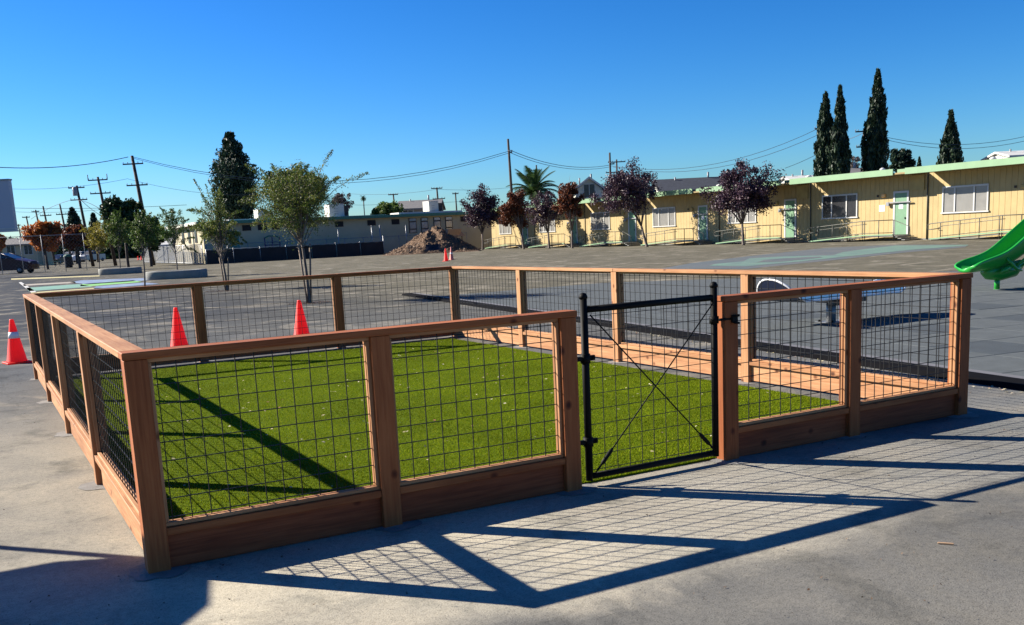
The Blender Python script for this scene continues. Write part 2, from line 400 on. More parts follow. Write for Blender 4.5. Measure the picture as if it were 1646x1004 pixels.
LD, LB, H, INS, PW = 6.519, 9.755, 1.17, .006, .115
TX0, TX1, TY0, TY1 = .135, 6.20, .125, 9.36
tb = MB().box(((TX0+TX1)/2, (TY0+TY1)/2, .006), (TX1-TX0, TY1-TY0, .012)).build('turf_base', 'turf')
tag(tb, 'green synthetic turf laid inside the wooden pen', kind='structure')
rng = np.random.default_rng(5)
nb = 330000
px_ = TX0+rng.random(nb)*(TX1-TX0); py_ = TY0+(rng.random(nb)**1.25)*(TY1-TY0)
th = rng.random(nb)*2*np.pi; hh = .007+rng.random(nb)*.011; ww = .0022+rng.random(nb)*.0018
lx, ly = rng.normal(0, .006, nb), rng.normal(0, .006, nb)
bv = np.empty((nb, 3, 3)); bv[:, 0] = np.stack([px_-np.cos(th)*ww, py_-np.sin(th)*ww, np.full(nb, .010)], 1)
bv[:, 1] = np.stack([px_+np.cos(th)*ww, py_+np.sin(th)*ww, np.full(nb, .010)], 1); bv[:, 2] = np.stack([px_+lx, py_+ly, .010+hh], 1)
tag(raw('turf_grass', bv.reshape(-1, 3), np.arange(nb*3).reshape(-1, 3), 'blade'), 'short bright green blades of the synthetic turf', 'grass', kind='stuff')

# rubber play surface to the right of the pen: tiles one by one, then a plain sheet beyond
def strip_x(y): return 7.74+.127*y
rs = MB().add([(strip_x(-6)+.44, -6, .022), (60, -6, .022), (60, -4, .022), (26, 10.5, .022), (20, 16.4, .022), (16.5, 20, .022), (strip_x(20)+.44, 20, .022)], [(0, 1, 2, 3, 4, 5, 6)])
rsf = rs.build('rubber_safety_surface', 'tile'); tag(rsf, 'blue grey rubber safety surface of the playground', kind='structure')
tang = math.atan(.127)
tm = MB().box((0, 0, 0), (.992, .992, .03), .006).build('rubber_tile', 'tile')
tmd = MB().box((0, 0, 0), (.992, .992, .03), .006).build('rubber_tile', 'tile_dark')
ntile = 0
random.seed(3)
dark = {(2, 6), (4, 6), (1, 4), (5, 8), (2, 9), (7, 6), (3, 12)}
for i in range(0, 15):
    for j in range(-2, 15):
        u, v_ = .52+i, -1.5+j
        x = strip_x(0)+.42+u*math.cos(tang)+v_*math.sin(tang)+.02; y = -u*math.sin(tang)+v_*math.cos(tang)
        if y < -2.2 or x > 26 or (x > 19.5 and y > 9.5): continue
        src = tmd if (i, j) in dark else tm
        o = src if ntile == 0 and src is tm else bpy.data.objects.new('rubber_tile', src.data)
        if o is not tm: col.objects.link(o)
        o.location = (x, y, .016+random.uniform(-.0012, .0012)+.014); o.rotation_euler = (random.uniform(-.0015, .0015), random.uniform(-.0015, .0015), -tang); o.parent = rsf
        ntile += 1
bpy.data.objects.remove(tmd)
eb = MB()
for y0, y1 in ((-8, 6), (6, 22)):
    a, b_ = strip_x(y0), strip_x(y1)
    eb.add([(a, y0, .002), (a+.05, y0, .05), (a+.30, y0, .052), (b_, y1, .002), (b_+.05, y1, .05), (b_+.30, y1, .052)], [(0, 3, 4, 1), (1, 4, 5, 2)])
o = eb.build('rubber_edging', 'edge_black', rsf)
eb = MB()
for y0, y1 in ((-8, 6), (6, 22)):
    a, b_ = strip_x(y0)+.302, strip_x(y1)+.302
    eb.add([(a, y0, .055), (a+.14, y0, .052), (a, y1+0, .055), (b_, y1, .055), (b_+.14, y1, .052)], [(0, 1, 4, 3)])
eb.build('edging_ramp', 'edge_grey', rsf)

# painted murals
def paint_mat(name, c, wear=.35, c2=None, sc=.25):
    m, t, b = nodes(name); v = obj_coord(t); n = noise(t, v, 6, 6, .7); n2 = noise(t, v, sc, 3, .5, 2.5)
    r = ramp(t, [(.47, c), (.53, c2 or c)]); t.links.new(n2, r.inputs[0])
    r2 = ramp(t, [(.35, (0, 0, 0)), (.65, (wear, wear, wear))]); t.links.new(n, r2.inputs[0])
    t.links.new(mixc(t, r2.outputs[0], r.outputs[0], (.17, .165, .16)), b.inputs['Base Color']); b.inputs['Roughness'].default_value = .8
    M[name] = m
paint_mat('mural_dark', (.075, .085, .085), .3, (.055, .075, .08))
paint_mat('mural_green', (.085, .19, .135), .5, (.07, .15, .12), .3)
paint_mat('line_yellow', (.52, .45, .16), .6); paint_mat('line_white', (.52, .52, .5), .6)
paint_mat('paint_teal', (.07, .25, .19), .45, (.12, .3, .2)); paint_mat('paint_lime', (.13, .42, .08), .4)
paint_mat('paint_blue', (.07, .13, .30), .5, (.16, .27, .40), .5); paint_mat('paint_cream', (.30, .26, .20), .5)
def sheet(name, pts, z, m, parent=None, label=None):
    o = MB().add([(p[0], p[1], z) for p in pts], [tuple(range(len(pts)))]).build(name, m, parent)
    if not parent: tag(o, label, kind='structure')
    return o
def curve_band(pix, z, m, name, parent):
    return sheet(name, [G(*q) for q in pix], z, m, parent)
mur = sheet('painted_mural', [G(*q) for q in ((1060, 432), (1200, 432), (1330, 419), (1450, 406), (1552, 397), (1556, 393), (1440, 393), (1330, 398), (1200, 412), (1110, 423))], .004, 'mural_dark', None, 'dark green painted ground mural in front of the yellow classrooms')
curve_band([(1140, 427), (1200, 428), (1290, 420), (1352, 413), (1420, 406), (1470, 401), (1556, 394.5), (1556, 393.4), (1440, 394.5), (1400, 399), (1355, 405), (1340, 410), (1262, 412), (1205, 415), (1195, 420), (1150, 424)], .008, 'mural_green', 'mural_swirl', mur)
curve_band([(1216, 422), (1262, 420), (1322, 414), (1318, 412.5), (1262, 415), (1228, 418)], .012, 'mural_dark', 'mural_swirl', mur)
court = sheet('painted_court', [G(*q) for q in ((18, 448), (250, 441), (300, 452), (230, 474), (70, 474))], .003, 'ground', None, 'painted play court with coloured bands behind the pen corner')
for nm, pix, m in (('yellow_line', [(18, 449.5), (18, 447.6), (160, 442.6), (160, 444)], 'line_yellow'),
                   ('white_line', [(30, 454), (34, 453), (60, 470), (50, 470)], 'line_white'),
                   ('tan_band', [(38, 459.5), (37, 457), (120, 452.5), (122, 454.5)], 'paint_cream'),
                   ('teal_band', [(46, 468), (42, 462.5), (126, 456.5), (150, 460.5)], 'paint_teal'),
                   ('blue_band', [(112, 453.5), (130, 450.5), (240, 446.5), (250, 449.5), (140, 457)], 'paint_blue'),
                   ('lime_band', [(128, 459.8), (132, 456.4), (214, 450.5), (228, 453.2), (150, 459.5)], 'paint_lime'),
                   ('pale_band', [(150, 462.5), (155, 460), (232, 454), (256, 456), (170, 463)], 'paint_blue'),
                   ('yellow_edge', [(50, 471.5), (50, 469.8), (150, 463), (152, 464.2)], 'line_yellow')):
    sheet(nm, [G(*q) for q in pix], .008, m, court)

# ================================================================ THE PEN
pen = thing('redwood_fence', 'low redwood fence with black wire mesh panels around the green turf', 'fence')
ZC = H-.04           # underside of cap
RT0, RT1 = .188, .232
def post(x, y, top=ZC, m='wood'):
    return stick('post', pen, (x, y, 0), (x, y, top), PW, PW, m, (1, 0, 0), .004)
hw = PW/2+INS
yA, yB, xL, xR = hw, LB-hw, hw, LD-hw
s1, s2, m1, m2 = 2.712-hw, 3.917+hw, 1.328+PW/2, 5.142+PW/2
AB = [yA, 2.40, 4.84, 7.25, yB]; CDy = [yA, 2.58, 4.95, 7.40, yB]; BCx = [xL, 2.29, 4.42, xR]
for y in AB: post(xL, y, m='wood_shaded' if y == yA else 'wood')
for y in CDy: post(xR, y, m='wood_shaded' if y == yA else 'wood')
for x in BCx[1:-1]: post(x, yB, m='wood_shaded')
for x in (m1, s1, s2, m2): post(x, yA, m='wood_shaded')
wire = []
def bay(a, b_, m='wood', mk='wood_kick', zb=.022):
    """one bay between two post centres a and b"""
    a = np.array([*a, 0.]); b_ = np.array([*b_, 0.]); d = b_-a; L = np.linalg.norm(d); ex = d/L; n = np.array([-ex[1], ex[0], 0])
    a0 = a+ex*PW/2; a1 = b_-ex*PW/2; L = np.linalg.norm(a1-a0)
    up = np.array([0, 0, 1.])
    stick('kick_board', pen, a0+up*(zb+.187)/2, a1+up*(zb+.187)/2, .038, round(.187-zb, 4), mk)
    stick('bottom_rail', pen, a0+up*.210, a1+up*.210, .100, .042, m)
    for s in (-1, 1):
        o = n*s*.0165
        stick('nailing_strip', pen, a0+o+up*.243, a1+o+up*.243, .026, .022, 'wood')
        stick('nailing_strip', pen, a0+o+up*(ZC-.011), a1+o+up*(ZC-.011), .026, .022, 'wood')
        for q, sg in ((a0, 1), (a1, -1)):
            stick('nailing_strip', pen, q+o+ex*sg*.010+up*.255, q+o+ex*sg*.010+up*(ZC-.023), .026, .020, 'wood', ex)
    mb = MB(); z0, z1 = .245, ZC-.012; k = int(L/.1016); off = (L-k*.1016)/2
    for i in range(k+1):
        q = a0+ex*(off+i*.1016); 
        if off+i*.1016 < .012 or off+i*.1016 > L-.012: continue
        mb.tube([q+n*.0025+up*z0, q+n*.0025+up*z1], .0034, 4, False)
    kz = int((z1-z0)/.1016); oz = (z1-z0-kz*.1016)/2
    for i in range(kz+1):
        z = z0+oz+i*.1016; mb.tube([a0+ex*.002-n*.0025+up*z, a1-ex*.002-n*.0025+up*z], .0034, 4, False)
    mb.build('wire_mesh', 'wire', pen)
for i in range(4): bay((xL, AB[i]), (xL, AB[i+1]), zb=.008); bay((xR, CDy[i]), (xR, CDy[i+1]))
for i in range(3): bay((BCx[i], yB), (BCx[i+1], yB), 'wood_shaded', 'wood_shaded')
for a, b_ in ((xL, m1), (m1, s1), (s2, m2), (m2, xR)): bay((a, yA), (b_, yA), 'wood_shaded', 'wood_kick_shaded', .005)
CW = PW+.014; zc = H-.019
def cap(a, b_, m='wood'): stick('cap_rail', pen, (*a, zc), (*b_, zc), CW, .038, m, (0, 0, 1), .004)
e = CW/2
cap((xL, yA+e+.001), (xL, 4.84)); cap((xL, 4.843), (xL, yB-e-.001))
cap((xL-e, yA), (s1+PW/2+.006, yA), 'wood_shaded'); cap((s2-PW/2-.006, yA), (xR+e, yA), 'wood_shaded')
cap((xL-e, yB), (4.42, yB), 'wood_shaded'); cap((4.423, yB), (xR+e, yB), 'wood_shaded'); cap((xR, yA+e+.001), (xR, 4.95)); cap((xR, 4.953), (xR, yB-e-.001))
random.seed(11)
for (x, y) in [(xL, q) for q in AB]+[(xR, q) for q in CDy]+[(x, yB) for x in BCx[1:-1]]+[(x, yA) for x in (m1, s1, s2, m2)]:
    mb = MB(); n = 18; cx, cy = x+random.uniform(-.03, .03), y+random.uniform(-.04, .02)
    vv = [(cx, cy, .009)]
    for j in range(n):
        r = .155+random.uniform(-.02, .025); vv.append((cx+r*math.cos(j*2*math.pi/n), cy+r*math.sin(j*2*math.pi/n), .0035))
    mb.add(vv, [(0, 1+j, 1+(j+1) % n) for j in range(n)], True).build('post_footing', 'footing', pen)

# gate
gate = thing('wire_gate', 'black steel gate with crossed cable braces in the front of the pen', 'gate', (2.80, yA, 0))
GX = 3.87-2.80
def gb(name, f, m='black_metal', par=None): mb = MB(); f(mb); return mb.build(name, m, par or gate)
gb('gate_stile', lambda mb: mb.tube([(0, 0, .04), (0, 0, 1.245)], .024, 12).lathe([(.028, 1.235), (.028, 1.25), (.02, 1.268), (.004, 1.274)], 12))
gb('gate_stile', lambda mb: mb.tube([(GX, 0, .04), (GX, 0, 1.245)], .024, 12).lathe([(.028, 1.235), (.028, 1.25), (.02, 1.268), (.004, 1.274)], 12, (GX, 0, 0)))
gb('gate_rail', lambda mb: mb.tube([(.02, 0, 1.165), (GX-.02, 0, 1.165)], .022, 10))
gb('gate_rail', lambda mb: mb.tube([(.02, 0, .065), (GX-.02, 0, .065)], .022, 10))
mb = MB()
for i in range(11):
    x = .03+i*.1016
    if x < GX-.02: mb.tube([(x, .004, .07), (x, .004, 1.16)], .0027, 4, False)
for i in range(11):
    z = .075+i*.1016+.03; mb.tube([(.01, -.002, z), (GX-.01, -.002, z)], .0027, 4, False)
mb.build('wire_mesh', 'wire', gate)
for (xa, xb) in ((.03, GX-.03), (GX-.03, .03)):
    c_ = gb('brace_cable', lambda mb: mb.tube([(xa, -.028, 1.13), (xb, -.030, .09)], .005, 6))
    t0 = np.array([xa, -.03, 1.13]); t1 = np.array([xb, -.03, .09]); d = t1-t0
    gb('turnbuckle', lambda mb: mb.tube([t0+d*.86, t0+d*.875, t0+d*.94, t0+d*.955], [.006, .014, .014, .006], 8).tube([t0+d*.955, t0+d*.985], .008, 6), 'black_metal', c_)
for z in (.85, .30):
    h_ = gb('hinge', lambda mb: mb.tube([(0, 0, z-.03), (0, 0, z+.03)], .034, 12).box((-.055, 0, z), (.11, .030, .028), .004).box((.048, 0, z), (.05, .02, .035), .004))
    gb('hinge_bolt', lambda mb: mb.tube([(.055, -.02, z), (.055, .02, z)], .011, 6).tube([(-.085, 0, z-.045), (-.085, 0, z+.03)], .010, 8), 'black_metal', h_)
lt = gb('latch', lambda mb: mb.tube([(GX, 0, .985), (GX, 0, 1.035)], .033, 12).box((GX+.055, -.052, 1.012), (.11, .014, .018), .003).box((GX+.125, -.068, 1.01), (.05, .022, .055), .004))
gb('latch_fork', lambda mb: mb.tube([(GX+.11, -.085, 1.03), (GX+.15, -.09, 1.035)], .008, 6).tube([(GX+.11, -.085, .985), (GX+.15, -.09, .98)], .008, 6), 'black_metal', lt)

# ================================================================ FALLEN LEAVES / GRIT
rng = np.random.default_rng(8)
def litter(name, xy, z, s0, s1_, m, label, cat):
    n = len(xy); th = rng.random(n)*6.28; s = s0+rng.random(n)*(s1_-s0); asp = .35+rng.random(n)*.4
    dx, dy = np.cos(th)*s, np.sin(th)*s; ex, ey = -np.sin(th)*s*asp, np.cos(th)*s*asp
    zz = z+rng.random((n, 4))*.012
    v = np.stack([np.stack([xy[:, 0]+dx, xy[:, 1]+dy, zz[:, 0]], 1), np.stack([xy[:, 0]+ex, xy[:, 1]+ey, zz[:, 1]], 1),
                  np.stack([xy[:, 0]-dx, xy[:, 1]-dy, zz[:, 2]], 1), np.stack([xy[:, 0]-ex, xy[:, 1]-ey, zz[:, 3]], 1)], 1)
    return tag(raw(name, v.reshape(-1, 3), np.arange(n*4).reshape(-1, 4), m), label, cat, kind='stuff')
M['dryleaf'] = leafmat('pale_dry_leaf', [(.30, .24, .10), (.52, .45, .24), (.62, .56, .40), (.30, .10, .05)], .1)
M['darkleaf'] = leafmat('brown_dry_leaf', [(.035, .022, .014), (.09, .055, .03), (.14, .08, .045)], .1)
xy = np.stack([.15+rng.random(330)*6.0, .15+rng.random(330)*9.1], 1)
litter('dry_leaves', xy, .030, .009, .021, 'dryleaf', 'pale dry leaves scattered on the green turf', 'leaves')
xy = np.stack([-4+rng.random(800)*13, -3.6+rng.random(800)*3.6], 1)
xy = np.concatenate([xy, np.stack([-3.5+rng.random(350)*3.4, rng.random(350)*12], 1), np.stack([7.3+rng.normal(0, .25, 300)+0*rng.random(300), -1+rng.random(300)*9], 1)])
litter('leaf_crumbs', xy, .003, .002, .009, 'darkleaf', 'dark crumbs of leaf and grit on the paving by the pen', 'leaf litter')
n = 260; t_ = rng.random(n); xy = np.stack([strip_x(t_*9-1)-.10+rng.normal(0, .07, n), t_*9-1], 1)
litter('curb_leaves', xy, .004, .008, .022, 'dryleaf', 'dry leaves drifted along the black rubber edging', 'leaves')
for (x, y, a, l, m) in ((G(1520, 875)[0], G(1520, 875)[1], -.9, .075, 'tan'), ):
    o = MB().box((0, 0, .006), (l, .010, .008), .001).build('wood_splinter', m); o.location = (x, y, 0); o.rotation_euler = (0, 0, a)
    tag(o, 'small orange wood splinter lying on the grey paving in front', 'wood splinter')

# ================================================================ CONES
def cone(loc, label, m='cone', band=True, h=.70, grp='orange safety cones', rz=.2):
    t = thing('safety_cone', label, 'traffic cone', loc, rz, grp)
    MB().lathe([(.155, .026), (.15, .035), (.032, h-.012), (.028, h), (.018, h)], 24).build('cone_body', m, t)
    MB().box((0, 0, .014), (.37, .37, .026), .006).build('cone_base', m, t)
    if band: 
        f = lambda z: .15-(z-.035)/(h-.047)*.118+.0025
        MB().lathe([(f(.40), .40), (f(.50), .50)], 24).build('reflective_band', 'white', t)
    return t
q = G(28, 583); cone((q[0], q[1], 0), 'orange cone with white band standing left of the pen')
q = G(289, 560); cone((q[0], q[1], 0), 'plain orange cone behind the pen on the left, near the first back post', band=False)
q = G(486, 547); cone((q[0], q[1], 0), 'plain orange cone behind the pen nearer the middle back post', band=False)
q = G(717, 419.5); cone((q[0], q[1], 0), 'plain red cone in front of the mulch pile, left of a pair', band=False, h=.85)
q = G(726, 417.5); cone((q[0], q[1], 0), 'faded pink cone in front of the mulch pile, right of a pair', 'cone_faded', True, .9)
q = G(222, 417.5); cone((q[0], q[1], 0), 'small red cone by the far chain link gate, left of its pair', band=False)
q = G(227, 417.5); cone((q[0], q[1], 0), 'small red cone by the far chain link gate, right of its pair', band=False)

# ================================================================ TREES
def quads(c, s, asp=.5, up=None, seed=0, drop=0.0):
    """leaf faces: c centres, s sizes"""
    r = np.random.default_rng(seed); n = len(c)
    a = r.normal(size=(n, 3)); a[:, 2] -= drop
    if up is not None: a = a*.45+np.array(up)
    a /= np.linalg.norm(a, axis=1, keepdims=True)
    b_ = np.cross(a, r.normal(size=(n, 3))); b_ /= np.linalg.norm(b_, axis=1, keepdims=True)+1e-9
    s = np.asarray(s)[:, None] if hasattr(s, '__len__') else s
    s = s*(.7+.6*r.random((n, 1)))
    v = np.stack([c-a*s, c+b_*s*asp, c+a*s, c-b_*s*asp], 1)
    return v.reshape(-1, 3), np.arange(n*4).reshape(-1, 4)
def dense_crown(cen, rad, n, size, seed, clumps=60, mat='leaf_dark', name='crown', parent=None, spread=.24, flat=0.0, asp=.5):
    r = np.random.default_rng(seed); cen = np.array(cen); rad = np.array(rad)
    d = r.normal(size=(clumps, 3)); d /= np.linalg.norm(d, axis=1, keepdims=True); rr = r.random((clumps, 1))**.45*(.72+.30*r.random((clumps, 1)))
    d = d*rr; 
    if flat: d[:, 2] = np.where(d[:, 2] < -flat, -flat+.1*r.random(clumps), d[:, 2])
    cc = cen+d*rad
    idx = r.integers(0, clumps, n); p = r.normal(size=(n, 3)); p /= np.linalg.norm(p, axis=1, keepdims=True)
    cs = spread*(.6+.8*r.random(clumps))
    p = cc[idx]+p*(r.random((n, 1))**.4)*rad.mean()*cs[idx][:, None]
    v, f = quads(p, size, asp, None, seed+1)
    return raw(name, v, f, mat, parent)
M['leaf_dark'] = leafmat('dark_evergreen_leaf', [(.012, .028, .010), (.022, .045, .014), (.04, .075, .02)], .15)
M['leaf_pine'] = leafmat('pine_needle', [(.010, .026, .016), (.018, .040, .022), (.035, .065, .03)], .12)
M['leaf_cypress'] = leafmat('cypress_foliage', [(.012, .026, .014), (.02, .042, .02), (.035, .062, .026)], .1)
M['leaf_olive'] = leafmat('olive_green_leaf', [(.045, .080, .016), (.080, .130, .022), (.14, .17, .03), (.22, .21, .04)], .35)
M['leaf_green'] = leafmat('fresh_green_leaf', [(.04, .085, .016), (.075, .13, .025), (.13, .17, .035)], .35)
M['leaf_yellow'] = leafmat('yellowing_leaf', [(.16, .15, .02), (.28, .24, .035), (.36, .29, .05), (.12, .14, .03)], .35)
M['leaf_purple'] = leafmat('purple_plum_leaf', [(.018, .010, .018), (.045, .020, .036), (.075, .038, .058), (.11, .065, .085)], .15, .5)
M['leaf_rust'] = leafmat('rust_red_leaf', [(.06, .018, .010), (.13, .040, .018), (.20, .07, .03)], .3)
M['leaf_orange'] = leafmat('orange_autumn_leaf', [(.30, .07, .02), (.48, .15, .03), (.52, .22, .06), (.22, .05, .02)], .35)
M['leaf_grey'] = leafmat('grey_twig', [(.10, .085, .075), (.16, .13, .12)], .1)

def branchy(root, base, tips, r0, mat='bark', fork=.45, seed=0, lean=(0, 0)):
    """trunk from base to fork height, then limbs to each tip"""
    rr = random.Random(seed); mb = MB(); base = np.array(base, float); top = max(t[2] for t in tips)
    fz = base[2]+(min(t[2] for t in tips)-base[2])*fork if fork < 1 else fork
    cen = np.mean([t[:2] for t in tips], 0); fk = np.array([base[0]*.7+cen[0]*.3+lean[0], base[1]*.7+cen[1]*.3+lean[1], fz])
    mid = (base+fk)/2+np.array([rr.uniform(-.04, .04), rr.uniform(-.04, .04), 0])
    mb.tube([base, base+np.array([0, 0, .06]), mid, fk], [r0*1.35, r0*1.05, r0*.9, r0*.78], 8)
    mb.build('trunk', mat, root)
    lm = MB(); ends = []
    for t in tips:
        t = np.array(t, float); c1 = fk+(t-fk)*.35+np.array([rr.uniform(-.1, .1), rr.uniform(-.1, .1), abs(t[2]-fz)*.10]); c2 = fk+(t-fk)*.7+np.array([rr.uniform(-.1, .1), rr.uniform(-.1, .1), abs(t[2]-fz)*.06])
        lm.tube([fk-np.array([0, 0, .05]), c1, c2, t], [r0*.5, r0*.34, r0*.2, r0*.06], 5); ends += [(c1, c2, t)]
        for k in range(3):
            s = c1+(t-c1)*rr.uniform(.1, .8); d = np.array([rr.uniform(-1, 1), rr.uniform(-1, 1), rr.uniform(-.1, .9)])*np.linalg.norm(t-fk)*.35
            lm.tube([s, s+d*.5, s+d], [r0*.16, r0*.1, r0*.03], 4)
    lm.build('branches', mat, root)
    return ends
def airy_tree(name, label, px, top_px, box, depth_pt, nshoot, nleaf, lsz, mat, seed, group, stakes=False, wisp=.4, bare=None):
    """young street tree: shoots fanning up and out, leaves hung along them"""
    base = np.array([depth_pt[0], depth_pt[1], depth_pt[2] if len(depth_pt) > 2 else 0.0]); dep = float((base-CAM)@FW); mp = MPP(dep)
    root = thing(name, label, 'tree', base, 0, group)
    x0, x1, y0, y1 = box
    c = P((x0+x1)/2, (y0+y1)/2, dep)-base; rx = (x1-x0)/2*mp; rz = (y1-y0)/2*mp
    rr = random.Random(seed); rg = np.random.default_rng(seed)
    right = RT*np.array([1, 1, 0]); right /= np.linalg.norm(right); dp = np.array([-right[1], right[0], 0])
    zf = max(.5, (c[2]-rz)*.9)
    fk = np.array([c[0]*.25, c[1]*.25, zf])
    r0 = .045 if not stakes else .05
    MB().tube([(0, 0, 0), (0, 0, .05), fk*.5+np.array([.02, 0, 0]), fk, fk*.3+c*.7], [r0*1.3, r0, r0*.85, r0*.7, r0*.25], 8).build('trunk', 'bark', root)
    lm = MB(); pts = []; szs = []
    for k in range(nshoot):
        ang = rr.uniform(0, 2*math.pi); el = rr.uniform(-.55, 1.0); rad = math.sqrt(max(0, 1-el*el))*rr.uniform(.55, 1.05)
        ext = 1.0 + (wisp if rr.random() < .28 else 0)*rr.random()
        tip = c+right*math.cos(ang)*rad*rx*ext+dp*math.sin(ang)*rad*rx*.9*ext+np.array([0, 0, el*rz*ext])
        s = fk+(c-fk)*rr.uniform(0, .9)
        m_ = s+(tip-s)*.5+np.array([0, 0, rz*.16])
        tip2 = tip-np.array([0, 0, rr.uniform(0, .18)*rz])
        P4 = [s, m_, (m_+tip2)/2+np.array([0, 0, .06*rz]), tip2]
        lm.tube(P4, [.016, .011, .007, .003], 4)
        nl = int(nleaf/nshoot)
        u = rg.random(nl)**.8*.85+.15
        i = np.minimum((u*3).astype(int), 2); fr = u*3-i; A = np.array(P4)
        q = A[i]*(1-fr[:, None])+A[i+1]*fr[:, None]
        sp = (.02+.11*(1-u))*rx*(1.2 if ext == 1 else .6)
        q = q+rg.normal(size=(nl, 3))*sp[:, None]; pts.append(q)
    lm.build('branches', 'bark', root)
    pts = np.concatenate(pts)
    v, f = quads(pts, lsz, .42, None, seed+3, .5); raw('crown', v, f, mat, root)
    if stakes:
        for sx in (-1, 1):
            o_ = right*sx*.13
            MB().tube([o_*.3+dp*.05*sx, o_*1.15+dp*.05*sx+np.array([0, 0, zf+.15])], .027, 6).build('tree_stake', 'stake', root)
        MB().tube([-right*.22+np.array([0, 0, zf+.05]), right*.22+np.array([0, 0, zf+.05])], .012, 6).build('tree_tie', 'black_metal', root)
    return root
GT = 'young street trees in the yard'
q = G(497, 487)
airy_tree('young_elm_tree', 'full olive green young tree with wispy top, staked, right behind the back rail', 0, 0, (390, 556, 258, 390), (q[0], q[1]), 95, 24000, .027, 'leaf_olive', 3, GT, True, .7)
q = G(365, 467)
airy_tree('young_elm_tree', 'sparse staked young tree left of the full olive green one, wispy shoots at top left', 0, 0, (302, 388, 304, 414), (q[0], q[1]), 60, 8200, .038, 'leaf_olive', 9, GT, True, 1.0)
q = G(286, 446)
airy_tree('young_elm_tree', 'thin young tree growing from the nearer concrete ring planter', 0, 0, (248, 308, 330, 405), (q[0], q[1], .3), 44, 5600, .050, 'leaf_green', 15, GT, False, .7)
q = G(233, 460)
airy_tree('young_elm_tree', 'slim green young tree standing between the two ring planters', 0, 0, (204, 262, 335, 412), (q[0], q[1]), 44, 5200, .048, 'leaf_green', 21, GT, False, .4)
q = G(194, 440)
airy_tree('young_elm_tree', 'dark green young tree growing from the farther ring planter', 0, 0, (166, 216, 335, 408), (q[0], q[1], .3), 46, 4800, .065, 'leaf_green', 27, GT, False, .3)
q = G(160, 436)
airy_tree('yellowing_tree', 'yellowing young tree left of the farther ring planter', 0, 0, (132, 190, 352, 408), (q[0], q[1]), 50, 5200, .075, 'leaf_yellow', 33, GT, False, .3)

def mulch_ring(px, py, r, label):
    q = G(px, py); n = 500; a = rng.random(n)*6.28; d = np.sqrt(rng.random(n))*r
    litter('mulch_ring', np.stack([q[0]+np.cos(a)*d, q[1]+np.sin(a)*d], 1), .006, .012, .04, 'darkleaf', label, 'mulch')
mulch_ring(497, 487, .62, 'mulch around the foot of the full olive green tree')
mulch_ring(365, 467, .85, 'mulch around the foot of the sparse staked tree')

def plum(label, px, base_y_px, box, planex, mat, seed, n, clumps, lsz=.075, name='plum_tree', nt_=9, spread=.22, bark='bark'):
    q = PL(px, base_y_px, 0, planex); base = np.array([planex, q[1], 0.0]); dep = float((base-CAM)@FW); mp = MPP(dep)
    root = thing(name, label, 'tree', base, 0, 'plum trees in front of the classrooms')
    x0, x1, y0, y1 = box; c = P((x0+x1)/2, (y0+y1)/2, dep)-base; rx = (x1-x0)/2*mp; rz = (y1-y0)/2*mp
    rr = random.Random(seed); tips = []
    right = RT*np.array([1, 1, 0]); right /= np.linalg.norm(right); dpv = np.array([-right[1], right[0], 0])
    for k in range(nt_):
        a = k*2*math.pi/nt_+rr.uniform(-.3, .3); s = rr.uniform(.35, .8)
        tips.append(c+right*math.cos(a)*rx*s+dpv*math.sin(a)*rx*s*.6+np.array([0, 0, rz*rr.uniform(-.25, .75)]))
    branchy(root, (0, 0, 0), tips, .11, bark, .42, seed)
    # crown axes follow the photo's horizontal
    r = np.random.default_rng(seed); d = r.normal(size=(clumps, 3)); d /= np.linalg.norm(d, axis=1, keepdims=True); d *= (r.random((clumps, 1))**.5*(.7+.35*r.random((clumps, 1))))
    d[:, 2] = np.maximum(d[:, 2], -.62+.12*r.random(clumps))
    taper = np.where(d[:, 2] > 0, 1-.35*d[:, 2], 1.0)[:, None]
    cc = c+d[:, :1]*taper*right*rx+d[:, 1:2]*taper*dpv*rx*.75+d[:, 2:3]*np.array([0, 0, rz])
    idx = r.integers(0, clumps, n); p = r.normal(size=(n, 3)); p /= np.linalg.norm(p, axis=1, keepdims=True); cs = spread*(.5+.8*r.random(clumps))
    p = cc[idx]+p*(r.random((n, 1))**.5)*(rx+rz)/2*cs[idx][:, None]
    v, f = quads(p, lsz, .6, None, seed+1); raw('crown', v, f, mat, root)
    return root
plum('large dark purple tree between the second and third green doors from the right', 1195, 392, (1122, 1262, 256, 352), 47.5, 'leaf_purple', 41, 11000, 95, .085)
plum('wide purple tree with leaning multi stem trunk in front of the white gabled house', 1040, 396, (946, 1070, 262, 352), 47.5, 'leaf_purple', 44, 13500, 110, .075)
plum('rust red tree just right of the palm crown', 920, 398, (888, 946, 286, 362), 47.5, 'leaf_rust', 47, 6800, 60, .10)
plum('thin greyish purple tree between two rust red trees', 883, 399, (842, 908, 300, 374), 47.8, 'leaf_purple', 50, 6000, 80, .075)
plum('rust red tree left of the palm crown', 842, 400, (800, 856, 298, 378), 47.5, 'leaf_rust', 53, 7400, 60, .10)
plum('purple tree at the far left end of the row, beside the mulch pile', 776, 400.5, (736, 810, 298, 374), 47.5, 'leaf_purple', 56, 8500, 85, .10, spread=.24)

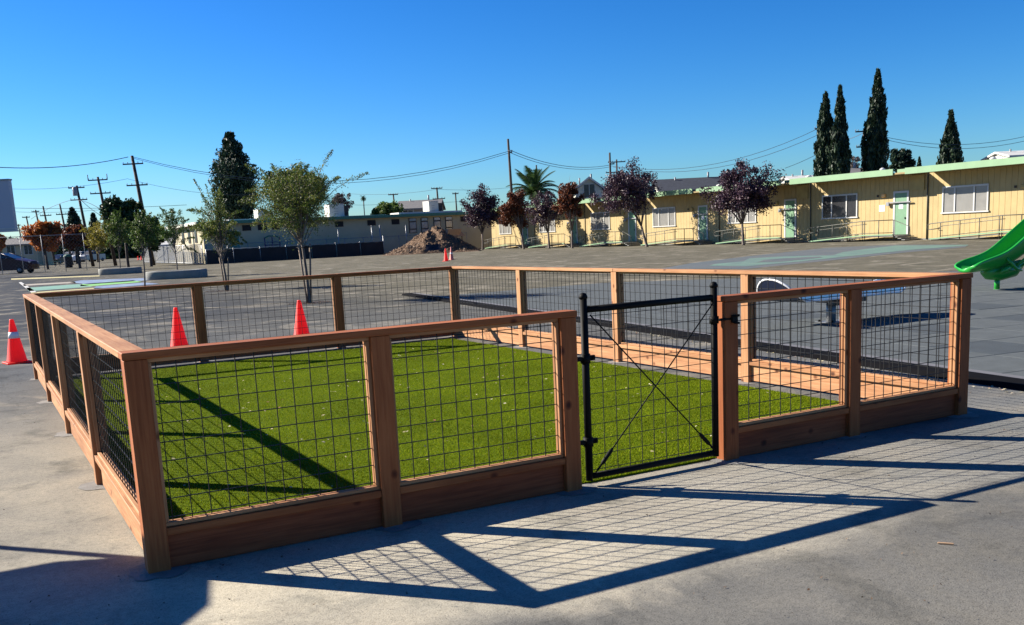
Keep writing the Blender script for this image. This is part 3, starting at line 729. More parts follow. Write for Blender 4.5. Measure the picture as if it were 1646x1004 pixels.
def far_tree(name, label, box, depth, mat, seed, n, clumps, lsz, cat='tree', spread=.26, group='trees beyond the schoolyard', trunk=.16):
    x0, x1, y0, y1 = box; c = P((x0+x1)/2, (y0+y1)/2, depth); mp = MPP(depth); rx = (x1-x0)/2*mp; rz = (y1-y0)/2*mp
    root = thing(name, label, cat, (c[0], c[1], 0), 0, group)
    rr = random.Random(seed); tips = [(rr.uniform(-.6, .6)*rx, rr.uniform(-.6, .6)*rx, c[2]+rr.uniform(-.5, .6)*rz) for k in range(7)]
    branchy(root, (0, 0, 0), tips, trunk, 'bark_dark', .6, seed)
    dense_crown((0, 0, c[2]), (rx, rx, rz), n, lsz, seed, clumps, mat, 'crown', root, spread)
    return root
far_tree('evergreen_oak_tree', 'dark round evergreen tree behind the leaning power pole', (166, 228, 310, 388), 103, 'leaf_dark', 61, 9000, 80, .24)
far_tree('evergreen_oak_tree', 'dark evergreen mass low beside the leaning power pole', (212, 262, 345, 402), 101, 'leaf_dark', 62, 5000, 50, .24)
far_tree('evergreen_oak_tree', 'tall dark evergreen behind the full olive green young tree', (424, 524, 268, 350), 125, 'leaf_dark', 63, 9000, 90, .24)
far_tree('maple_tree', 'orange autumn tree behind the parking lot fence', (40, 100, 356, 402), 116, 'leaf_orange', 64, 6000, 55, .24)
far_tree('maple_tree', 'rusty red autumn tree right of the orange one', (98, 148, 362, 404), 114, 'leaf_rust', 65, 5000, 45, .24)
far_tree('maple_tree', 'orange tree cut by the left edge under the grey panel', (-14, 9, 372, 404), 140, 'leaf_orange', 66, 2600, 30, .24)
far_tree('leafless_tree', 'greyish leafless tree behind the rooftop unit', (530, 568, 304, 342), 150, 'leaf_grey', 67, 2500, 50, .14, spread=.2)
far_tree('laurel_shrub', 'light green shrub showing above the beige building roof', (594, 652, 324, 350), 125, 'leaf_green', 68, 3600, 45, .18, 'shrub')
far_tree('bushy_conifer_tree', 'bushy dark tree between the tallest and the rightmost cypress', (1428, 1470, 236, 282), 115, 'leaf_pine', 69, 4000, 50, .22)
far_tree('leafless_tree', 'pale bare twigs between the cypresses and the tall cypress', (1362, 1386, 250, 275), 125, 'leaf_grey', 70, 900, 30, .12)

def spire(name, label, box, depth, mat, seed, n, prof, lsz, group, lumps=.16, cat='tree', upv=(0, 0, 1.3), lean=0.0, nc=150):
    x0, x1, y0, y1 = box; top = P((x0+x1)/2, y0, depth); mp = MPP(depth); r = (x1-x0)/2*mp; h = top[2]; zb = h-(y1-y0)*mp
    root = thing(name, label, cat, (top[0], top[1], 0), 0, group)
    MB().tube([(0, 0, 0), (0, 0, h*.5), (0, 0, h*.96)], [r*.16+.08, r*.1+.05, .03], 7).build('trunk', 'bark_dark', root)
    rg = np.random.default_rng(seed)
    u = rg.random(nc)**.8; a = rg.random(nc)*6.28
    pr_ = np.interp(u, [p[0] for p in prof], [p[1] for p in prof])
    rad = pr_*r*(.45+.58*rg.random(nc)); cc = np.stack([np.cos(a)*rad, np.sin(a)*rad, zb+u*(h-zb)], 1)
    idx = rg.integers(0, nc, n); p = rg.normal(size=(n, 3)); p /= np.linalg.norm(p, axis=1, keepdims=True)
    sc = np.maximum(pr_[idx], .25)*r*lumps*2
    p = cc[idx]+p*(rg.random((n, 1))**.4)*np.stack([sc, sc, sc*2.4*(upv[2] > 1)+sc*(upv[2] <= 1)], 1)
    # solid core
    k = n//3; u2 = rg.random(k); a2 = rg.random(k)*6.28; r2 = np.interp(u2, [q_[0] for q_ in prof], [q_[1] for q_ in prof])*r*np.sqrt(rg.random(k))*.8
    p = np.concatenate([p, np.stack([np.cos(a2)*r2, np.sin(a2)*r2, zb+u2*(h-zb)*.98], 1)])
    p[:, 2] = np.minimum(p[:, 2], h+.3)
    v, f = quads(p, lsz, .35, upv, seed+2); raw('crown', v, f, mat, root)
    return root
CY = [(0, .75), (.12, 1), (.35, .95), (.6, .7), (.8, .45), (.93, .22), (1, .04)]
CG = 'tall cypresses behind the classrooms'
spire('italian_cypress', 'tallest and widest cypress, third from the left behind the roof', (1391, 1431, 115, 290), 100, 'leaf_cypress', 71, 12000, CY, .26, CG)
spire('italian_cypress', 'slim cypress touching the power pole, leftmost of the four', (1310, 1344, 150, 296), 102, 'leaf_cypress', 72, 10000, CY, .25, CG)
spire('italian_cypress', 'narrow pointed cypress, second from the left, right of the power pole', (1336, 1366, 141, 294), 100, 'leaf_cypress', 73, 9000, CY, .25, CG)
spire('italian_cypress', 'short broad cypress standing alone at the far right', (1509, 1549, 180, 275), 105, 'leaf_cypress', 74, 7000, [(0, 1), (.2, .95), (.5, .62), (.8, .3), (1, .04)], .25, CG)
spire('small_cypress', 'tiny distant cypress right of the bushy conifer', (1474, 1482, 253, 280), 150, 'leaf_cypress', 75, 900, CY, .22, CG)
PN = [(0, .6), (.10, .95), (.22, .78), (.34, 1.0), (.46, .78), (.58, .86), (.70, .56), (.80, .52), (.90, .28), (1, .06)]
spire('pine_tree', 'tall dark pine left of the full olive green tree', (334, 404, 217, 352), 120, 'leaf_pine', 76, 13000, PN, .26, 'trees beyond the schoolyard', .34, upv=(0, 0, .3), nc=70)
spire('spruce_tree', 'small pointed blue green conifer above the red autumn tree', (95, 136, 335, 385), 165, 'leaf_pine', 77, 4500, [(0, 1), (.5, .6), (1, .05)], .26, 'trees beyond the schoolyard', .2, upv=(0, 0, .3))
spire('spruce_tree', 'faint small conifer between two power poles on the left', (138, 160, 342, 385), 175, 'leaf_pine', 78, 2500, [(0, 1), (.5, .7), (1, .1)], .26, 'trees beyond the schoolyard', .2, upv=(0, 0, .3))

def palm(label, x, y, rad_px, depth, nf, seed, droop=.55):
    c = P(x, y, depth); L = rad_px*MPP(depth); root = thing('palm_tree', label, 'palm tree', (c[0], c[1], 0), 0, 'palm trees')
    h = c[2]; MB().tube([(0, 0, 0), (0, 0, h*.5), (0, 0, h)], [L*.13, L*.1, L*.13], 10).build('trunk', 'bark', root)
    rr = random.Random(seed)
    for k in range(nf):
        a = k*2.399+rr.uniform(-.2, .2); el = (k/nf)*1.45-.15; vv = []; ff = []
        dirh = np.array([math.cos(a), math.sin(a), 0]); pts = []
        p_ = np.array([0, 0, h]); ang = el+.25
        for i in range(11):
            pts.append(p_.copy()); p_ = p_+(dirh*math.cos(ang)+np.array([0, 0, math.sin(ang)]))*L*1.15/10; ang -= droop*.28*(1 if el < .9 else .6)
        side = np.cross(dirh, [0, 0, 1])
        mb = MB().tube(pts, [.05*L/3*(1-i/13) for i in range(11)], 4)
        for i in range(1, 11):
            for sub in (0, .5):
                if i == 10 and sub: continue
                q_ = pts[i]*(1-sub)+pts[min(i+1, 10)]*sub; d = pts[min(i+1, 10)]-pts[i-1]; d /= np.linalg.norm(d)
                ll = L*.26*math.sin(math.pi*min(1, (i+sub)/11*.85+.12))
                for s in (-1, 1):
                    e_ = q_+side*s*ll+d*ll*.7-np.array([0, 0, ll*.35]); w_ = d*L*.034
                    mb.add([q_-w_, q_+w_, e_], [(0, 1, 2)])
        mb.build('palm_frond', 'leaf_palm', root, False)
M['leaf_palm'] = leafmat('palm_frond_green', [(.02, .05, .015), (.035, .075, .02), (.06, .10, .03)], .2)
palm('broad palm with arching fronds behind the classrooms', 858, 312, 44, 118, 34, 81)
palm('small distant palm with tufted top', 584, 318, 7, 150, 18, 83, 1.1)

# far tree belt: reads as one mass
bv_, bf_ = [], []
cs = []
for i in range(260):
    x = -70+i*1.6; c = P(x if x < 330 else 330, 392, 252+14*math.sin(i)) if x < 330 else None
    if c is not None: cs.append((c[0], c[1]))
cs = np.array(cs); r = np.random.default_rng(91); n = 26000; idx = r.integers(0, len(cs), n)
hh_ = 2.5+2.6*np.abs(np.sin(idx*.35))+1.4*np.sin(idx*1.3)
p = np.stack([cs[idx, 0]+r.normal(0, 2.4, n), cs[idx, 1]+r.normal(0, 2, n), r.random(n)*hh_], 1)
v, f = quads(p, .60, .7, None, 92); o = raw('distant_hedge', v, f, 'leaf_dark')
tag(o, 'dark far belt of bushes behind the parking lot', 'bushes', kind='stuff')

# ================================================================ MULCH PILE
def mulch_pile():
    c = G(692, 407); dep = float((c-CAM)@FW); mp = MPP(dep)
    right = RT*np.array([1, 1, 0]); right /= np.linalg.norm(right); dpv = np.array([-right[1], right[0], 0])
    c = c+dpv*3
    from mathutils import noise as NZ
    n = 110; v = []; W2, D2 = 5.0, 4.0
    for j in range(n):
        for i in range(n):
            a, b_ = (i/(n-1)*2-1), (j/(n-1)*2-1)
            prof = np.interp(a, [-1, -.7, -.35, -.05, .22, .45, .75, 1], [0, .22, .62, .95, .98, .62, .24, 0])
            hgt = 2.45*prof*max(0, 1-abs(b_)**1.7)
            q_ = Vector((a*W2, b_*D2, 0)); nz = NZ.fractal(q_*.9, .9, 2.1, 6); nz2 = NZ.fractal(q_*4.5, .8, 2.1, 4)
            z = max(-.05, hgt*(1+.16*nz)+(.11*nz2+.16*nz)*(1 if hgt > .05 else .2)*min(1, hgt*3))
            z = z if hgt > .001 else -.05
            w_ = c+right*a*W2+dpv*b_*D2; v.append((w_[0], w_[1], z))
    f = np.array([(j*n+i, j*n+i+1, (j+1)*n+i+1, (j+1)*n+i) for j in range(n-1) for i in range(n-1)])
    root = thing('mulch_pile', 'tall heap of brown wood mulch in front of the beige building', 'mulch pile', (c[0], c[1], 0))
    v = np.array(v)-np.array([c[0], c[1], 0])
    m, t, b = nodes('wood_mulch'); vv_ = obj_coord(t); k = noise(t, vv_, 7, 6, .75); rr_ = ramp(t, [(.3, (.045, .024, .013)), (.5, (.14, .082, .045)), (.72, (.27, .17, .10))]); t.links.new(k, rr_.inputs[0]); t.links.new(rr_.outputs[0], b.inputs['Base Color']); b.inputs['Roughness'].default_value = .95; bump(t, b, k, 1, .12)
    M['mulch'] = m
    o = raw('mulch_heap', v, f, 'mulch', root); o.data.polygons.foreach_set('use_smooth', [True]*len(f))
    rg = np.random.default_rng(3); idx = rg.integers(0, len(v), 5000); p_ = v[idx]; p_ = p_[p_[:, 2] > .05]+rg.normal(0, .04, (1, 3))
    vq, fq = quads(p_+rg.normal(0, .03, p_.shape), .075, .35, None, 6); o = raw('mulch_chips', vq, fq, 'mulchchip', root); o['kind'] = 'stuff'
    mb = MB(); q0 = P(697, 400, dep-3.3); q0 = q0-np.array([c[0], c[1], 0])
    rg2 = random.Random(4); pts = []
    for j in range(5):
        for i in range(9):
            pts.append(q0+right*(i-4)*.18-np.array([0, 0, 1])*(j*.14)+dpv*(-.35*j*.3+rg2.uniform(-.09, .09))+np.array([0, 0, .45]))
    mb.add(pts, [(j*9+i, j*9+i+1, (j+1)*9+i+1, (j+1)*9+i) for j in range(4) for i in range(8)], True).build('black_plastic_sheet', 'plastic', root)
M['mulchchip'] = leafmat('mulch_chip', [(.05, .028, .015), (.16, .10, .055), (.30, .20, .12), (.09, .05, .03)], 0)
M['plastic'] = simple('black_plastic_film', (.015, .015, .018), .2)
mulch_pile()

# ================================================================ CLASSROOM ROW (right)
XW, PITCH, J0 = 51.5, 9.62, 36.46
row = thing('classroom_row', 'long low yellow classroom building with pale green roof edge and green doors', 'building', (XW, 30, 0))
def loc(x, y, z): return (x-XW, y-30, z)
def rb(name, a, b_, m, ch=0.0, par=None):
    """box between two world corners"""
    c = [(p_+q_)/2 for p_, q_ in zip(a, b_)]; d = [abs(q_-p_) for p_, q_ in zip(a, b_)]
    return MB().box(loc(*c), d, ch).build(name, m, par or row)
YE, YS = J0+6*PITCH, J0-2*PITCH          # north end, south end (out of frame)
rb('wall', (XW+.03, YS, .0), (XW+9, YE, 4.02), 'yellow_groove')
bw = .37; nbd = int((YE-YS)/bw); bme = None
for i in range(nbd):
    y = YS+(i+.5)*(YE-YS)/nbd
    if bme is None:
        o = MB().box((0, 0, 0), (.03, (YE-YS)/nbd-.016, 3.93)).build('siding_board', 'yellow', row); bme = o.data
    else:
        o = bpy.data.objects.new('siding_board', bme); col.objects.link(o); o.parent = row
    o.location = loc(XW+.012, y, .08+1.965)
rb('end_wall', (XW, YE+.002, 0), (XW+9, YE+.05, 4.02), 'yellow')
rb('foundation', (XW-.01, YS, 0), (XW+.02, YE, .075), 'planter')
rb('roof', (XW+.002, YS, 4.06), (XW+9.6, YE+.5, 4.12), 'rooftop')
for k in range(-2, 6):                       # eave sections with an open slot between neighbours: the sun falls through it onto the wall
    ya, yb = J0+k*PITCH+.10, J0+(k+1)*PITCH-.36
    if k == 5: yb = YE+.5
    rb('eave', (XW-1.62, ya, 4.022), (XW-.002, yb, 4.12), 'yellow_groove')
for k in range(-1, 7):
    j = J0+k*PITCH
    y0, y1 = j+1.25-PITCH, j+.35
    if k == 6: y1 = YE+.5
    if k < 6 or True:
        rb('fascia', (XW-1.70, y0, 3.99), (XW-1.625, min(y1, YE+.5), 4.36), 'pale_green')
    if k < 6:
        rb('fascia_return', (XW-1.30, j+.352, 4.00), (XW-1.24, j+1.248, 4.33), 'pale_green')
        rb('roof_curb', (XW-1.24, j+.352, 4.125), (XW-.6, j+1.248, 4.31), 'dark_green')
        rb('louvre_box', (XW-.10, j+.25, 3.02), (XW-.012, j+1.25, 3.95), 'box_tan')
        MB().tube([loc(XW-.055, j, .02), loc(XW-.055, j, 3.98)], .035, 6).build('drain_pipe', 'rail', row)
        # door
        d0, d1 = j+1.38, j+2.55
        fr = rb('door', (XW-.045, d0+.13, .36), (XW-.012, d1-.13, 2.93), 'door_green')
        for a, b_ in (((XW-.07, d0, .36), (XW-.006, d0+.128, 3.05)), ((XW-.07, d1-.128, .36), (XW-.006, d1, 3.05)), ((XW-.07, d0+.13, 2.932), (XW-.006, d1-.13, 3.05))):
            rb('door_frame', a, b_, 'white_paint', 0, None)
        rb('door_handle', (XW-.085, d0+.20, 1.32), (XW-.05, d0+.28, 1.42), 'black_metal')
        rb('door_closer_bar', (XW-.20, d0-.25, 2.32), (XW-.12, d1+.35, 2.40), 'grey_metal', .01)
        rb('bar_bracket', (XW-.22, d1+.22, 2.16), (XW-.10, d1+.46, 2.40), 'grey_metal', .01)
        if k in (0, 2): rb('door_notice', (XW-.052, (d0+d1)/2-.16, 1.95), (XW-.047, (d0+d1)/2+.16, 2.25), 'white')
        if k in (0,): rb('wall_notice', (XW-.018, d1+.7, 1.85), (XW-.008, d1+1.15, 2.25), 'white')
        wl = rb('wall_lamp', (XW-.12, d1+.62, 2.72), (XW-.01, d1+.92, 2.94), 'amber' if k == 0 else 'box_tan', .03)
        rb('vent_cap', (XW-.06, d1+1.20, 2.76), (XW-.01, d1+1.34, 2.90), 'bark_dark', .01)
    # windows
    w0, w1, zz0, zz1 = j-4.15, j-1.05, 1.52, 3.12
    if k == 6: w0, w1 = j-4.6, j-1.9
    wf = MB().box(loc(XW-.035, (w0+w1)/2, zz1-.05), (.07, w1-w0, .10)).box(loc(XW-.045, (w0+w1)/2, zz0+.04), (.10, w1-w0+.12, .08))
    for yy in (w0+.045, w0+(w1-w0)*.30, w0+(w1-w0)*.72, w1-.045): wf.box(loc(XW-.035, yy, (zz0+zz1)/2), (.068, .09, zz1-zz0-.19))
    w_o = wf.build('window', 'white_paint', row)
    for a, b_, mm in ((w0+.09, w0+(w1-w0)*.30-.045, 'blind'), (w0+(w1-w0)*.30+.045, w0+(w1-w0)*.72-.045, 'blind'), (w0+(w1-w0)*.72+.045, w1-.09, 'blind')):
        MB().box(loc(XW-.016, (a+b_)/2, (zz0+zz1)/2), (.012, b_-a, zz1-zz0-.2)).build('pane', 'darkglass' if k == 1 else mm, w_o)
for y, s in ((47.5, .22), (57, .3), (33, .2), (41, .18)):
    MB().lathe([(s*.6, 4.12), (s*.6, 4.5), (s, 4.52), (s, 4.58), (s*.3, 4.66)], 10, loc(XW+1.2, y, 0)).build('roof_vent', 'rooftop', row)

# wheelchair ramps
def make_ramp():
    r_ = thing('access_ramp', 'grey railed access ramp', 'ramp', (XW-1.75, J0, 0), 0, 'railed ramps along the classroom row')
    # local: x 0 (outer edge) .. 1.6 (wall), y 0 = joint
    MB().box((.80, 2.2, .30), (1.58, 2.3, .07), .01).build('landing', 'planter', r_)
    MB().add([(0.01, 3.36, .335), (1.59, 3.36, .335), (1.59, 8.0, .03), (0.01, 8.0, .03), (0.01, 3.36, .26), (1.59, 3.36, .26), (1.59, 8.0, .004), (0.01, 8.0, .004)],
             [(0, 1, 2, 3), (4, 7, 6, 5), (0, 3, 7, 4), (1, 5, 6, 2), (0, 4, 5, 1), (3, 2, 6, 7)]).build('ramp_deck', 'planter', r_)
    MB().tube([(-.03, 1.08, .40), (-.03, 3.36, .40), (-.03, 8.0, .09)], .05, 4).build('curb_strip', 'pale_green', r_)
    for i in range(3):
        MB().box((.8, .93-.28*i, .27-.09*i-.02), (1.5, .27, .05), .005).build('stair_tread', 'planter', r_)
    zt = lambda y: .34 if y < 3.36 else .34-.31*(y-3.36)/4.64
    for y in (1.06, 2.2, 3.34, 3.50, 4.75, 6.0, 7.3):
        MB().tube([(0, y, .02), (0, y, zt(y)+.95)], .026, 6).build('rail_post', 'rail', r_)
    MB().tube([(0, 1.06, 1.29), (0, 3.40, 1.29), (0, 8.0, .98), (0, 8.2, .90), (0, 8.24, .78), (0, 8.16, .66), (0, 8.0, .64), (0, 7.3, .70)], .026, 6).build('top_rail', 'rail', r_)
    MB().tube([(0, 1.06, .52), (0, 3.40, .52), (0, 7.3, .24)], .020, 6).build('lower_rail', 'rail', r_)
    MB().tube([(.06, 3.2, 1.10), (.06, 3.5, 1.08), (.06, 7.2, .83), (.06, 7.5, .72), (.06, 7.45, .58), (.06, 7.2, .55)], .018, 6).build('grab_rail', 'rail', r_)
    MB().tube([(0, 1.06, 1.29), (0, -.15, .86), (0, -.2, .02)], .022, 6).build('stair_rail', 'rail', r_)
    return r_
ramp0 = make_ramp()
rl = ['railed ramp at the first green door, nearest the camera at right', 'railed ramp at the second green door, right of the large purple tree', 'railed ramp behind the trunk of the large purple tree',
      'railed ramp behind the leaning multi stem purple tree', 'railed ramp right of the rust red tree by the palm', 'railed ramp at the far left end of the yellow building']
for k in range(6):
    o = ramp0 if k == 0 else copy_tree(ramp0)
    o.location = (XW-1.75, J0+k*PITCH, 0); o['label'] = rl[k]
o = copy_tree(ramp0); o.location = (XW-1.75, J0-PITCH, 0); o['label'] = 'railed ramp cut by the right edge behind the green slide'

# ================================================================ BEIGE BUILDING (left)
YF = 101.0
bb = thing('beige_school_building', 'long beige stucco school building in shade with dark green roof edge', 'building', (21.3, YF, 0))
def lb(name, a, b_, m, ch=0.0, par=None):
    c = [(p_+q_)/2 for p_, q_ in zip(a, b_)]; d = [abs(q_-p_) for p_, q_ in zip(a, b_)]
    c = (c[0]-21.3, c[1]-YF, c[2]); return MB().box(c, d, ch).build(name, m, par or bb)
lb('wall', (21.3, YF, 0), (60, YF+17, 4.0), 'stucco')
lb('roof', (20.7, YF-.8, 4.0), (60, YF+17.4, 4.12), 'rooftop')
lb('fascia', (20.6, YF-.87, 3.98), (60, YF-.802, 4.30), 'dark_green')
lb('side_fascia', (20.55, YF-.80, 3.98), (20.698, YF+17.4, 4.30), 'housewhite')
lb('roof_parapet', (43.0, YF-.6, 4.125), (51, YF+2, 4.5), 'rooftop'); lb('roof_parapet', (24, YF-.4, 4.125), (30.5, YF+2, 4.42), 'rooftop')
lb('roof_parapet', (36.0, YF-.5, 4.125), (41.5, YF+2, 4.34), 'rooftop')
def bwin(x0_, x1_, z0_, z1_, tall=False):
    o = lb('window', (x0_, YF-.06, z0_), (x1_, YF-.004, z1_), 'bark_dark')
    if tall:
        for a, b_ in ((0, .24), (.27, .74), (.77, 1)):
            lb('pane', (x0_+.08, YF-.075, z0_+(z1_-z0_)*a+.05), (x1_-.08, YF-.063, z0_+(z1_-z0_)*b_-.04), 'silvercar', 0, o)
    else: lb('pane', (x0_+.06, YF-.07, z0_+.06), (x1_-.06, YF-.063, z1_-.06), 'black_screen', 0, o)
for a, b_ in ((25.4, 26.33), (27.05, 28.0), (28.58, 29.4), (30.4, 31.3), (35.6, 36.56), (39.38, 40.37), (42.3, 43.24), (51.0, 52.3), (53.2, 54.4)): bwin(a, b_, 3.2, 3.8)
for a, b_ in ((44.4, 45.35), (45.9, 46.8), (47.5, 48.4), (49.0, 49.9)): bwin(a, b_, 2.15, 3.83, True)
dr = lb('door', (24.0, YF-.08, 1.0), (24.95, YF-.004, 3.2), 'teal'); lb('door_frame', (23.92, YF-.05, 1.0), (25.03, YF-.0035, 3.28), 'housewhite', 0, dr)
for (yy) in (YF+3, YF+6.5, YF+10):
    o = lb('window', (21.24, yy, 2.2), (21.296, yy+1.2, 3.6), 'bark_dark'); lb('pane', (21.225, yy+.08, 2.28), (21.238, yy+1.12, 3.52), 'darkglass', 0, o)
def ac(x0_, x1_, z1_, y_, label, side):
    a = thing('rooftop_air_unit', label, 'air conditioner', ((x0_+x1_)/2, y_, 4.12), 0, 'air units on the beige roof')
    w_ = x1_-x0_; MB().box((0, .9, (z1_-4.12)/2+.02), (w_, 1.8, z1_-4.12), .03).build('unit_body', 'housewhite', a)
    MB().box((w_/2+.28, .9, (z1_-4.12)/2), (.5, 1.6, (z1_-4.12)*.8), .02).build('condenser_coil', 'bark_dark' if side else 'galv', a)
    MB().box((0, .9, z1_-4.12+.06), (w_*1.03, 1.85, .08), .01).build('unit_lid', 'rooftop', a)
    for i in range(3): MB().box((-.1, -.015, (z1_-4.12)*(.35+.18*i)), (w_*.3, .02, .05)).build('vent_slot', 'grey_metal', a)
ac(35.2, 36.9, 5.6, YF+.3, 'white rooftop unit beside the full olive green tree', True)
ac(47.2, 48.4, 5.6, YF+.3, 'white and dark rooftop unit above the tall windows', True)
ac(27.3, 28.2, 5.3, YF+.3, 'small white rooftop unit at the left above the beige building', False)

# ---- black screened fence
sf = thing('screened_fence', 'low chain link fence covered with black windscreen in front of the beige building', 'fence', (20.4, 96, 0))
npan = 7; Lf = (39.2-20.4)/npan
for i in range(npan):
    x = i*Lf; mb = MB(); n = 8
    vv = []
    for a in range(n+1):
        for z in (.02, .75, 1.36+.02*math.sin(a*2+i)): vv.append((x+.04+(Lf-.08)*a/n, .03*math.sin(a*1.7+i)+(.05*math.sin(a+i) if z == .75 else 0), z))
    mb.add(vv, [(a*3+b_, (a+1)*3+b_, (a+1)*3+b_+1, a*3+b_+1) for a in range(n) for b_ in range(2)], True).build('windscreen_panel', 'black_screen', sf)
for i in range(npan+1): MB().tube([(i*Lf, .09, 0), (i*Lf, .09, 1.5 if i < npan else 2.0)], .04, 6).build('fence_post', 'galv', sf)
MB().tube([(0, .09, 1.42), (npan*Lf, .09, 1.42)], .025, 6).build('top_rail', 'galv', sf)

def chain_fence(label, a, b_, h, bays, slat=False, name='chain_link_fence', post_m='galv', step=.35, pr=.05, midrail=False, mw=.0065):
    a = np.array([a[0], a[1], 0]); b_ = np.array([b_[0], b_[1], 0]); L = np.linalg.norm(b_-a); d = (b_-a)/L
    t = thing(name, label, 'fence', a)
    for i in range(bays+1): MB().tube([d*L*i/bays, d*L*i/bays+np.array([0, 0, h+.08])], pr, 6).build('fence_post', post_m, t)
    MB().tube([np.array([0, 0, h]), d*L+np.array([0, 0, h])], .03, 6).build('top_rail', post_m, t)
    if midrail: MB().tube([np.array([0, 0, .12]), d*L+np.array([0, 0, .12])], .03, 6).build('bottom_rail', post_m, t)
    mb = MB()
    if slat:
        k = int(L/.14)
        for i in range(k): q_ = d*(i+.5)*L/k; mb.add([q_-d*.045+np.array([0, 0, .06]), q_+d*.045+np.array([0, 0, .06]), q_+d*.045+np.array([0, 0, h-.05]), q_-d*.045+np.array([0, 0, h-.05])], [(0, 1, 2, 3)])
        o = mb.build('privacy_slats', 'slatgrey', t, False); o['kind'] = 'stuff'
    else:
        k = int((L+h)/step)
        for i in range(k):
            u = i*step
            for s in (0, 1):
                u0, u1 = max(0, u-h), min(L, u); z0 = u-u0; z1 = u-u1
                if u1 <= u0: continue
                if s: z0, z1 = h-z0, h-z1
                mb.tube([d*u0+np.array([0, 0, z0]), d*u1+np.array([0, 0, z1])], mw, 3, False, False)
        mb.build('chain_mesh', 'galv', t, False)
    return t
chain_fence('grey slatted chain link gate left of the black screened fence', G(232, 422), (20.0, 95.9), 2.0, 4, True, 'slatted_gate_fence', midrail=True)
q0, q1 = G(-30, 443), G(140, 434)
chain_fence('tall see-through chain link fence before the parked cars', (q0[0], q0[1]), (q1[0], q1[1]), 3.6, 5, step=.34, pr=.033, post_m='grey_metal', mw=.004)
chain_fence('pale pipe fence on the ground behind the black windscreen', (21.0, 98.6), (50.5, 98.6), 1.9, 14, step=.6, pr=.035)
for i, (x, y) in enumerate(((597, 363), (610, 362), (652, 362), (543, 368))):
    q = PL(x, y, 1, 97.6); t = thing('net_post', ['galvanised net post left of a close pair', 'galvanised net post right of a close pair', 'galvanised net post just left of the tall windows', 'galvanised net post right of the full olive tree'][i], 'post', (q[0], 97.6, 0), 0, 'net posts before the beige wall')
    MB().tube([(0, 0, 0), (0, 0, q[2])], .055, 8).build('post_tube', 'galv', t); MB().lathe([(.06, q[2]-.05), (.06, q[2]+.02), (.02, q[2]+.06)], 8).build('post_cap', 'galv', t)
# small play house roof and play frame behind fences
q = PL(727, 374, 1, 98.2); t = thing('play_hut', 'small hut with tan pitched roof behind the mulch pile', 'play hut', (q[0], 98.2, 0))
MB().prism([(-.85, 2.35), (.85, 2.35), (.55, 1.55), (-1.05, 1.55)], 1, -.75, -.70).build('roof_panel', 'tan', t)
MB().add([(-.85, -.02, 2.38), (.85, -.02, 2.38), (1.15, -.9, 1.55), (-1.15, -.9, 1.55), (-.85, 0, 2.30), (.85, 0, 2.30), (1.15, .9, 1.5), (-1.15, .9, 1.5)], [(0, 1, 2, 3), (4, 5, 6, 7)]).build('roof_slope', 'tan', t)
for sx in (-.9, .9):
    for sy in (-.6, .6): MB().box((sx, sy, .8), (.1, .1, 1.6)).build('hut_post', 'stake', t)
q = PL(437, 380, 1, 99.6); t = thing('climbing_structure', 'purple and green climbing structure seen over the black windscreen', 'play equipment', (q[0], 99.6, 0))
for x in (-.8, 0, .8): MB().tube([(x, 0, 0), (x, 0, 2.4)], .06, 8).build('frame_post', 'purple', t)
MB().box((-.1, 0, 1.3), (1.7, .5, .08), .02).build('platform', 'galv', t)
MB().tube([(-.8, 0, 2.35), (-.3, 0, 2.55), (.4, 0, 2.5), (.8, 0, 2.35)], .07, 8).build('arch_bar', 'dark_green', t)
for z in (1.6, 1.9): MB().tube([(-.8, 0, z), (.8, 0, z)], .04, 6).build('guard_rail', 'purple', t)
MB().tube([(.2, -.4, 1.3), (.9, -.4, .2)], .1, 8).build('frame_slide', 'white', t)

# ================================================================ PLANTERS
def planter(px, py, lx, ly, h, label, rz):
    q = G(px, py); t = thing('ring_planter', label, 'planter', (q[0], q[1], 0), rz, 'concrete ring planters'); n = 40
    def ring(ax, ay, z): return [(math.copysign(abs(math.cos(a))**.55, math.cos(a))*ax, math.copysign(abs(math.sin(a))**.55, math.sin(a))*ay, z) for a in [2*math.pi*j/n for j in range(n)]]
    rings = [ring(lx-.02, ly-.02, 0), ring(lx, ly, .06), ring(lx, ly, h-.05), ring(lx-.04, ly-.04, h), ring(lx-.50, ly-.50, h), ring(lx-.53, ly-.53, h-.04), ring(lx-.53, ly-.53, h-.25)]
    vv = [p_ for r_ in rings for p_ in r_]
    MB().add(vv, [(i*n+j, i*n+(j+1) % n, (i+1)*n+(j+1) % n, (i+1)*n+j) for i in range(6) for j in range(n)], True).build('planter_wall', 'planter', t)
    MB().add(ring(lx-.52, ly-.52, h-.14), [tuple(range(n))]).build('soil', 'soil', t)
a_ = -yaw
planter(194, 440, 1.45, 1.2, .46, 'low concrete ring planter with a tree, the farther of the two', a_)
planter(285, 447, 1.62, 1.25, .46, 'low concrete ring planter with a tree, the nearer of the two', a_)

